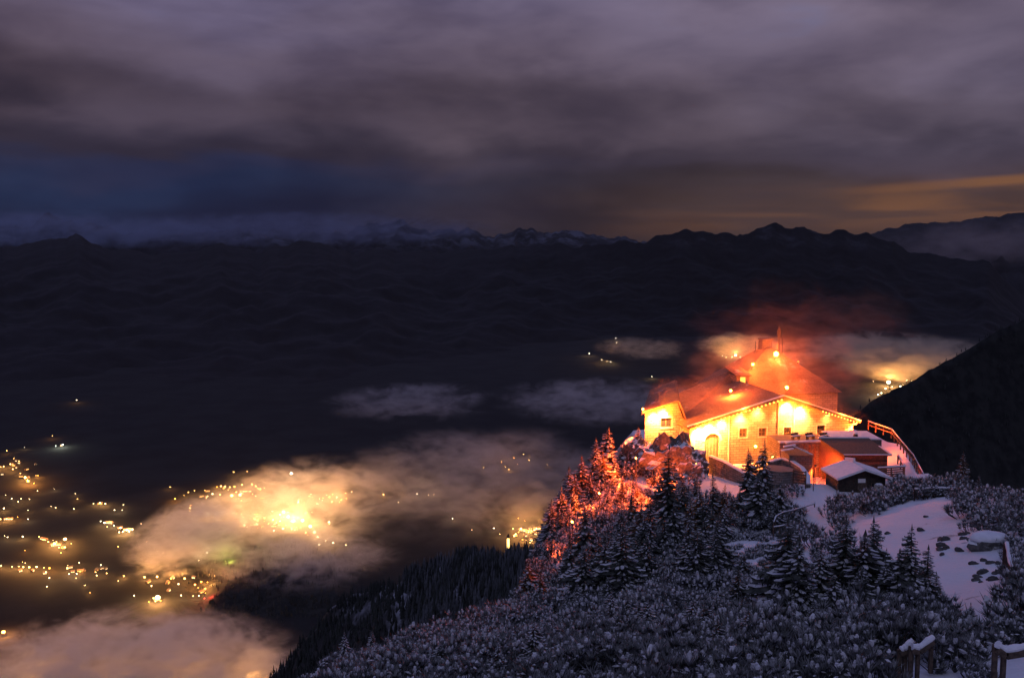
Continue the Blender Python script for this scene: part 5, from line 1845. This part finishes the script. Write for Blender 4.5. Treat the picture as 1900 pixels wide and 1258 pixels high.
TREES = [
    # glowing row along the crest, left of the house
    ('snowy', 1022, 928, 118, 'red lit spruce lowest in the glowing row on the crest', 1.22), ('snowy', 1052, 868, 126, 'dark red slim spruce second in the glowing row', 1.46),
    ('larch', 1078, 848, 130, 'dim red spruce behind the tall orange lit spruce', 1.46), ('snowy', 1104, 814, 133, 'tall orange lit spruce standing highest on the left crest', 1.04),
    ('snowy', 1130, 796, 137, 'pointed red spruce whose tip rises highest against the grey fog', 1.46), ('snowy', 1152, 822, 139, 'red spruce between the pointed spruce and the house wing', 1.46),
    ('larch', 1184, 792, 146, 'glowing red tree touching the corner of the house wing', 1.10), ('slim', 1064, 905, 121, 'short dark spruce tucked under the glowing row', 1.34),
    ('wide', 1090, 900, 126, 'broad spruce in shadow behind the snow crest', 1.10), ('slim', 1038, 948, 115, 'small dark spruce right of the lowest red lit spruce', 1.34),
    ('snowy', 1014, 1000, 106, 'red lit snow laden spruce bowing over the lower crest', 1.10), ('snowy', 1030, 1060, 100, 'small spruce with red lit snow below the bowing spruce', 1.10),
    ('larch', 980, 1040, 96, 'reddish brown larch alone below the crest', 1.83), ('larch', 1002, 1062, 93, 'dim brown larch beside the lone larch', 1.59),
    ('larch', 1066, 880, 124, 'bright orange larch low in the glowing row', 1.46), ('larch', 1118, 838, 131, 'orange larch next to the tall orange lit spruce', 1.46), ('snowy', 1142, 850, 133, 'red lit snowy spruce in front of the pointed spruce', 1.34), ('larch', 1094, 880, 127, 'orange larch at the crest edge under the tall orange lit spruce', 1.46),
    ('snowy', 1040, 905, 120, 'red lit spruce above the lowest one of the glowing row', 1.34), ('larch', 1168, 835, 136, 'orange larch one step left of the house wing', 1.34), ('snowy', 1128, 905, 121, 'glowing snowy spruce on the near side of the crest', 1.22), ('larch', 1156, 892, 123, 'orange larch on the near side of the crest', 1.46),
    ('larch', 1182, 900, 121, 'orange larch close to the glowing lamp post', 1.46), ('larch', 1236, 880, 126, 'orange larch under the rough crag', 1.59), ('snowy', 1262, 890, 124, 'orange lit snowy spruce under the glowing crag', 1.22), ('larch', 1098, 950, 115, 'red larch lower on the near side of the crest', 1.46), ('larch', 1070, 975, 110, 'dim red larch near the lower crest', 1.46),
    ('larch', 1292, 888, 125, 'orange larch before the corner of the lodge', 1.46), ('larch', 1050, 1008, 105, 'dull red larch by the bowing spruce', 1.46),
    # slope between crest and house
    ('slim', 1240, 826, 109, 'tall slim black spruce in front of the glowing crag', 1.15), ('slim', 1172, 908, 110, 'dark spruce right of the snowy crest line', 1.2), ('slim', 1205, 925, 99, 'dark spruce left of the slim black spruce', 1.2),
    ('snowy', 1152, 940, 104, 'shaded snowy spruce lower on the crest slope', 1.0), ('slim', 1268, 880, 108, 'reddish dark spruce right of the slim black spruce', 1.2), ('wide', 1128, 985, 98, 'broad shaded spruce beside the lower crest', 0.9),
    ('larch', 1298, 902, 108, 'ruddy larch under the yellow lit bank', 1.2), ('slim', 1325, 880, 110, 'dark spruce in front of the sloping parapet', 1.3), ('larch', 1346, 900, 108, 'red tinted larch left of the black spruce pair', 1.2),
    ('wide', 1185, 985, 96, 'broad dark spruce in the middle of the shaded slope', 0.9), ('slim', 1232, 960, 100, 'dark spruce below the slim black spruce', 1.3), ('slim', 1092, 1010, 98, 'narrow dark spruce below the snow crest', 1.3),
    # the black pair in front of the terrace
    ('wide', 1390, 833, 112, 'black broad spruce with its tip before the terrace, left one of the pair', 0.72), ('wide', 1421, 816, 111, 'taller black spruce of the pair in front of the terrace', 0.66), ('wide', 1450, 890, 108, 'low broad dark spruce at the foot of the bastion', 1.0),
    ('wide', 1408, 880, 107, 'wide black spruce standing before the pair', 1.0),
    ('larch', 1225, 905, 122, 'orange lit larch on the bank under the crag', 1.1), ('larch', 1282, 925, 105, 'ruddy larch standing lower than the one under the yellow lit bank', 1.1), ('slim', 1310, 918, 106, 'dark spruce between two ruddy larches', 1.2),
    ('wide', 1250, 930, 101, 'broad dark spruce hiding the foot of the slim black spruce', 0.9), ('slim', 1345, 935, 102, 'narrow spruce left of the wide black spruce', 1.3), ('larch', 1190, 930, 103, 'dim larch between the crest line and the bank', 1.1),
    ('wide', 1372, 905, 110, 'shaded spruce at the left foot of the black pair', 0.9), ('slim', 1140, 955, 106, 'thin dark spruce next to the shaded snowy spruce', 1.3), ('snowy', 1275, 965, 106, 'snowy spruce at the lower edge of the bank', 1.0),
    ('larch', 1210, 875, 131, 'bright orange larch at the foot of the house wing', 1.1), ('larch', 1272, 862, 133, 'bright red larch beside the corner of the lodge', 1.1), ('larch', 1165, 862, 138, 'glowing larch on the crest under the house wing', 1.2),
    # foreground group
    ('wide', 1466, 962, 54.0, 'dark spruce directly below the pale posts', 1.05), ('slim', 1490, 1000, 52.4, 'slender spruce in the group below the railing', 1.72), ('snowy', 1520, 1010, 54.0, 'snowy spruce in the gap of the foreground group', 1.16),
    ('wide', 1572, 962, 54.0, 'large dark spruce at the foot of the path', 0.93), ('slim', 1598, 985, 53.2, 'narrow spruce beside the large spruce at the path', 1.85), ('wide', 1624, 962, 54.9, 'tall spruce tip against the open snow slope', 0.86), ('snowy', 1645, 1035, 51.5, 'snowy young spruce at the edge of the open slope', 1.11),
    ('wide', 1694, 976, 50.8, 'feathery spruce standing alone in front of the snow slope', 0.88), ('slim', 1672, 1020, 50.8, 'thin spruce leaning on the feathery spruce', 1.60), ('slim', 1722, 1012, 51.5, 'thin right hand companion of the feathery spruce', 1.48), ('wide', 1545, 1060, 49.1, 'low spruce in front of the foreground group', 1.11),
    ('slim', 1369, 1052, 66.9, 'small lone spruce in the snowy tufts', 1.43), ('slim', 1292, 1115, 58.1, 'little dark spruce above the bottom thicket', 1.43),
    ('wide', 1110, 1040, 88.0, 'dark spruce on the left of the shaded slope', 1.00), ('wide', 1160, 1050, 84.0, 'dark bushy spruce under the shaded snowy spruce', 1.00), ('slim', 1215, 1030, 86.0, 'dark spruce on the slope right of the bushy spruce', 1.40), ('wide', 1262, 1010, 95.0, 'dark spruce under the snowy spruce of the bank', 1.00),
    ('snowy', 1070, 1080, 82.0, 'snowy spruce standing left on the slope above the thicket', 1.10), ('slim', 1310, 985, 101.0, 'small dark spruce at the top of the snowy tufts', 1.40), ('wide', 1345, 965, 106.0, 'dark bushy spruce under the wide black spruce', 1.10), ('wide', 1440, 930, 103.0, 'dark spruce behind the curved railing', 1.10),
    ('slim', 1030, 1105, 84.0, 'narrow spruce at the lower end of the crest', 1.40), ('wide', 1480, 1040, 52.1, 'dark low spruce left in the foreground group', 1.12), ('wide', 1600, 1050, 51.2, 'dark bushy spruce in the middle of the foreground group', 1.12),
    ('wide', 1448, 1010, 57, 'dark spruce at the left end of the foreground group', 1.0), ('snowy', 1500, 1062, 52, 'frosted low spruce at the front of the foreground group', 1.1), ('wide', 1560, 1030, 55, 'dark spruce filling the middle of the foreground group', 1.0), ('slim', 1612, 1005, 56, 'narrow dark spruce under the tall spruce tip', 1.4),
    ('wide', 1655, 1065, 51, 'broad frosted spruce between the tall spruce and the feathery spruce', 1.0), ('wide', 1710, 1050, 53, 'low dark spruce at the right skirt of the feathery spruce', 1.0), ('slim', 1740, 1062, 53, 'small spruce at the lower corner of the snow slope', 1.4), ('slim', 1455, 985, 60, 'narrow spruce below the curved railing', 1.4),
    # right edge
    ('larch', 1788, 838, 108, 'faint reddish tree behind the low fence', 1.0), ('slim', 1818, 880, 102, 'dim spruce at the edge of the dark slope', 1.3), ('slim', 1803, 1118, 44, 'tiny spruce at the lower rim of the snow slope', 1.3), ('slim', 1858, 1125, 42, 'tiny spruce near the bottom right logs', 1.3),
]
for kind, px, yt, Y, label, wide in TREES:
    tree(kind, px, yt, Y, label, wide=wide)


for k in range(26):
    px, Y = random.uniform(1050, 1345), random.uniform(82, 106)
    g = gp(px, Y)
    pp = project(g)
    hgt = random.uniform(3.6, 6.4)
    tree(random.choice(('slim', 'wide', 'wide', 'snowy')), pp[0], project(g + Vector((0, 0, hgt)))[1], Y, 'dark spruce in the close stand on the shaded slope below the glowing crest', 'spruces of the shaded stand', wide=random.uniform(0.8, 1.15))

# ------------------------------------------------------------------ dwarf pine thicket
def pine_shrub(seed, n=34, rad=1.0, ht=0.9, snow_amt=0.75):
    """bush of rising shoots, each a bottle brush of needles with a cap of snow"""
    rng = random.Random(seed)
    b = MB()
    for k in range(n):
        a, rr_ = rng.uniform(0, 6.28), rad * math.sqrt(rng.random())
        h = ht * (1.05 - 0.55 * (rr_ / rad) ** 2) * rng.uniform(0.65, 1.15)
        root = Vector((math.cos(a) * rr_ * 0.5, math.sin(a) * rr_ * 0.5, -0.1))
        tip = Vector((math.cos(a) * rr_, math.sin(a) * rr_, h))
        midp = root.lerp(tip, 0.5) + Vector((math.cos(a), math.sin(a), 0)) * 0.12 + Vector((0, 0, -0.08))
        d = (tip - midp).normalized()
        sd = d.cross(Vector((0.3, 0.2, 1))).normalized()
        td = sd.cross(d).normalized()
        # stem
        w_ = 0.02
        b.face([root - sd * w_, root + sd * w_, midp + sd * w_, midp - sd * w_], 1)
        b.face([midp - sd * w_, midp + sd * w_, tip], 1)
        # needle brushes: two per shoot
        for (c, sc) in ((tip, 1.0), (midp.lerp(tip, 0.45), 0.85)):
            m_ = 13
            ro = rng.uniform(0, 6)
            for j in range(m_):
                an = ro + 2 * math.pi * j / m_
                o_ = sd * math.cos(an) + td * math.sin(an)
                nl = rng.uniform(0.16, 0.32) * sc
                e = c + o_ * nl + d * nl * rng.uniform(0.2, 1.1)
                wv = d.cross(o_).normalized() * 0.032
                b.face([c - wv - d * 0.1, c + wv - d * 0.1, e], 0)
        if rng.random() < snow_amt:
            # snow packed along the shoot: an uneven lump on its upper side and crumbs on the needles
            c = tip + d * 0.06 + Vector((0, 0, 0.05))
            r1 = rng.uniform(0.035, 0.085)
            i0 = len(b.v)
            b.blob((0, 0, 0), r1 * rng.uniform(0.7, 1.1), r1 * rng.uniform(0.7, 1.1), r1 * rng.uniform(1.0, 1.9), 2, rng, 0.4, 6, 3)
            tq = Vector((0, 0, 1)).rotation_difference((d + Vector((0, 0, .3))).normalized())
            for k_ in range(i0, len(b.v)):
                b.v[k_] = tuple(c + tq @ Vector(b.v[k_]))
            for q in range(rng.choice((1, 2, 3))):
                c = midp.lerp(tip, rng.uniform(0.3, 1.0)) + Vector((rng.uniform(-.2, .2), rng.uniform(-.2, .2), rng.uniform(-0.02, 0.08)))
                an = rng.uniform(0, 6.28)
                e1 = Vector((math.cos(an), math.sin(an), rng.uniform(-.35, .35))) * rng.uniform(0.06, 0.15)
                e2 = Vector((-math.sin(an), math.cos(an), rng.uniform(-.35, .35))) * rng.uniform(0.03, 0.08)
                up = Vector((0, 0, rng.uniform(0.03, 0.06)))
                b.face([c - e1, c - e2 * 1.1, c + up], 2)
                b.face([c - e2 * 1.1, c + e1, c + up], 2)
                b.face([c + e1, c + e2, c + up], 2)
                b.face([c + e2, c - e1, c + up], 2)
    return b


SHRUB_B = [pine_shrub(100 + k, 30 + 4 * (k % 3), rng_r, h_, (0.25, 0.85, 0.5, 0.9, 0.35, 0.65)[k]) for k, (rng_r, h_) in enumerate(((1.0, 0.8), (1.2, 1.0), (0.9, 1.1), (1.3, 0.8), (1.1, 1.25), (1.0, 0.9)))]
SHRUBS = [b_.mesh('pine_shrub', [M['pine'], M['bark'], M['tree_snow']]) for b_ in SHRUB_B]
TUFT_B = [pine_shrub(200 + k, 12, 0.6, 0.4, 0.8) for k in range(4)]


def in_poly(x, y, poly):
    ins = False
    for (x0, y0), (x1, y1) in zip(poly, poly[1:] + poly[:1]):
        if (y0 > y) != (y1 > y) and x < (x1 - x0) * (y - y0) / (y1 - y0) + x0:
            ins = not ins
    return ins


MEADOW = [(1540, 1010), (1590, 968), (1690, 930), (1762, 925), (1768, 965), (1792, 990), (1868, 1000), (1884, 1090), (1884, 1185), (1800, 1190), (1745, 1140), (1690, 1085), (1640, 1055)]
PATHP = [(1488, 878), (1556, 878), (1556, 920), (1535, 955), (1560, 1000), (1512, 1000), (1486, 950)]
HUTP = [(1545, 840), (1700, 840), (1740, 905), (1660, 898), (1645, 925), (1545, 930)]
cand = []
tries = 0
rs = random.Random(77)
taken = {}
while len(cand) < 2100 and tries < 60000:
    tries += 1
    Y = rs.uniform(27, 140)
    px = rs.uniform(560, 1960)
    p = at(px, 1000, Y)
    cand_xy = (p.x, Y)
    key = (int(p.x / 0.95), int(Y / 0.95))
    if key in taken:
        continue
    taken[key] = 1
    cand.append(cand_xy)
# young trees that break the even height of the thicket
n_young = 0
while n_young < 44:
    px, Y = rs.uniform(640, 1890), rs.uniform(38, 84)
    g = gp(px, Y)
    pp = project(g)
    crest = float(np.interp(Y, [27, 62, 78, 90], [-20, -12, -6, -0.5]))
    if g.x < crest + 0.5 or in_poly(pp[0], pp[1], MEADOW) or pp[1] > 1275 or (pp[0] > 1640 and Y < 42):
        continue
    hgt = rs.uniform(1.3, 2.9)
    tree(rs.choice(('snowy', 'snowy', 'wide')), pp[0], project(g + Vector((0, 0, hgt)))[1], Y, 'young frosted spruce rising out of the dwarf pine thicket', 'young spruces in the thicket', wide=rs.uniform(0.9, 1.5))
    n_young += 1
CZs = ridge_z([c[0] for c in cand], [c[1] for c in cand])
places = []
for (x, y), z in zip(cand, CZs):
    px, py = project((x, y, z))
    if not (560 < px < 1960 and 840 < py < 1330) or (y > 118 and px > 1285):
        continue
    if y < 37 and (1640 < px < 1750 or px > 1828) and py > 1150:
        continue                                    # the log fences stand here
    if in_poly(px, py, MEADOW) or in_poly(px, py, PATHP) or in_poly(px, py, HUTP):
        continue
    if py < 893 and 1240 < px < 1535:
        continue                                    # terrace bank is kept clear
    if 1435 < px < 1765 and 985 < py < 1130 and rs.random() < 0.62:
        continue                                    # the foreground spruces stand here
    # outside the ridge outline on the left: only a narrow fringe
    crest = np.interp(y, [27, 62, 78, 90, 102, 112, 125, 134], [-20, -12, -6, -0.5, 2.5, 4.5, 9.5, 14.5])
    if x < crest - 2.5:
        continue
    if y < 100 and float(fbm(np.array([x * 0.16]), np.array([y * 0.16]), 123, 3)[0]) > 0.34:
        continue                                    # gaps of open snow
    open_snow = 1280 < px < 1450 and 985 < py < 1085
    places.append((y, x, z, px, py, open_snow))
places.sort()
big = [q for q in places if not q[5]]
small = [q for q in places if q[5]]
ZONE = [(900, 'snow laden dwarf pine bush on the rim of the thicket above the dark forested spur', 'dwarf pines above the forested spur'),
        (1250, 'snow laden dwarf pine bush at the bottom of the slope, below the brown larches', 'dwarf pines below the brown larches'),
        (1450, 'snow laden dwarf pine bush at the bottom between the larches and the foreground spruces', 'dwarf pines in the middle of the thicket'),
        (1640, 'snow laden dwarf pine bush in front of the group of foreground spruces', 'dwarf pines before the foreground spruces'),
        (1770, 'snow laden dwarf pine bush around the broken log fence', 'dwarf pines round the broken log fence'),
        (9999, 'snow laden dwarf pine bush beside the log rail in the bottom right corner', 'dwarf pines beside the near log rail')]
rest = []
for k, (y, x, z, px, py, os_) in enumerate(big):
    s = random.uniform(0.6, 1.55) * (1.0 if y < 70 else 1.15)
    if k < 295:
        zn = next(q for q in ZONE if px < q[0])
        if px > 1540 and py < 1080:
            zn = (0, 'snowy dwarf pine bush beside the open snow slope on the right', 'dwarf pines beside the open slope')
        nv = float(fbm(np.array([x * 0.11]), np.array([y * 0.11]), 321, 3)[0])
        s *= 1 + 0.5 * nv
        ORDER = (0, 4, 2, 5, 1, 3)                  # from bare to heavily snowed
        o = link('pine_shrub', SHRUBS[ORDER[min(5, max(0, int(2.5 + nv * 6 + random.uniform(-1, 1.4))))]])
        o.location = (x, y, z - 0.05)
        o.rotation_euler = (random.uniform(-.12, .12), random.uniform(-.12, .12), random.uniform(0, 6.28))
        o.scale = (s, s, s * random.uniform(0.85, 1.25))
        tag(o, zn[1], 'shrub', zn[2])
    else:
        rest.append((x, y, z - 0.05, s))


def merged(name, items, protos, mats, label, cat):
    """many bushes nobody could count, as one mesh"""
    PV = [np.array([tuple(v) for v in b_.v]) for b_ in protos]
    co, faces, mi, off = [], [], [], 0
    for k, (x, y, z, s) in enumerate(items):
        b_ = protos[k % len(protos)]
        a = random.uniform(0, 6.28)
        c_, s_ = math.cos(a) * s, math.sin(a) * s
        v = PV[k % len(protos)]
        co.append(np.stack([v[:, 0] * c_ - v[:, 1] * s_ + x, v[:, 0] * s_ + v[:, 1] * c_ + y, v[:, 2] * s + z], -1))
        faces.extend([tuple(i + off for i in f) for f in b_.f])
        mi.extend(b_.m)
        off += len(v)
    me = bpy.data.meshes.new(name)
    me.from_pydata(np.concatenate(co).tolist(), [], faces)
    for m_ in mats:
        me.materials.append(m_)
    me.polygons.foreach_set('material_index', mi)
    me.update()
    return tag(link(name, me), label, cat, kind='stuff')


PLITE = [pine_shrub(300 + k, 22, 1.1, 0.95) for k in range(4)]
MATS3 = [M['pine'], M['bark'], M['tree_snow']]
if rest:
    merged('pine_thicket', rest[:1300], PLITE, MATS3, 'snowy dwarf pine thicket covering the ridge slope', 'undergrowth')
tuft_items = []
for (y, x, z, px, py, os_) in small:
    for k in range(3):
        xx, yy_ = x + random.uniform(-.9, .9), y + random.uniform(-.9, .9)
        tuft_items.append((xx, yy_, gz(xx, yy_) - 0.08, random.uniform(0.6, 1.2)))
if tuft_items:
    merged('snowy_tufts', tuft_items, TUFT_B, MATS3, 'low snow covered tufts on the open snowy bank', 'undergrowth')

# ------------------------------------------------------------------ lit mist drifting round the house, one patch added for lamp bloom
def mist(name, px, py, Y, s, mat, label, rz=0.0):
    return fog(name, at(px, py, Y), s, mat, label, rz, 'mist')


mist('mist', 1440, 690, 161, (20, 11, 9), fog_mat('mist_a', 0.030, 1 / 7, seed=5, warp=0.4, edge=0.1, col=(0.95, 0.74, 0.55)), 'orange lit mist round the roof and chimney of the lodge')
mist('mist', 1510, 645, 168, (27, 14, 15), fog_mat('mist_b', 0.007, 1 / 11, seed=15, warp=0.5, edge=0.1, col=(0.95, 0.74, 0.55)), 'reddish mist drifting off to the upper right of the lodge', 0.1)
mist('mist', 1440, 785, 141.5, (16, 4.0, 6.5), fog_mat('bloom_mist', 0.045, 1 / 5, seed=45, warp=0.4, edge=0.1, col=(0.95, 0.74, 0.55)), 'thin mist added under the eaves of the lodge front for lamp bloom', 0.2)  # volume added to spread a bloom round the eave lamps
mist('mist', 1290, 742, 147, (9, 8, 5), fog_mat('mist_c', 0.030, 1 / 4, seed=25, warp=0.6, edge=0.15, col=(0.95, 0.74, 0.55)), 'reddish wisps of mist over the roof of the house wing')
print('lamps', NL[0], 'places', len(big), len(small), 'rest', len(rest))
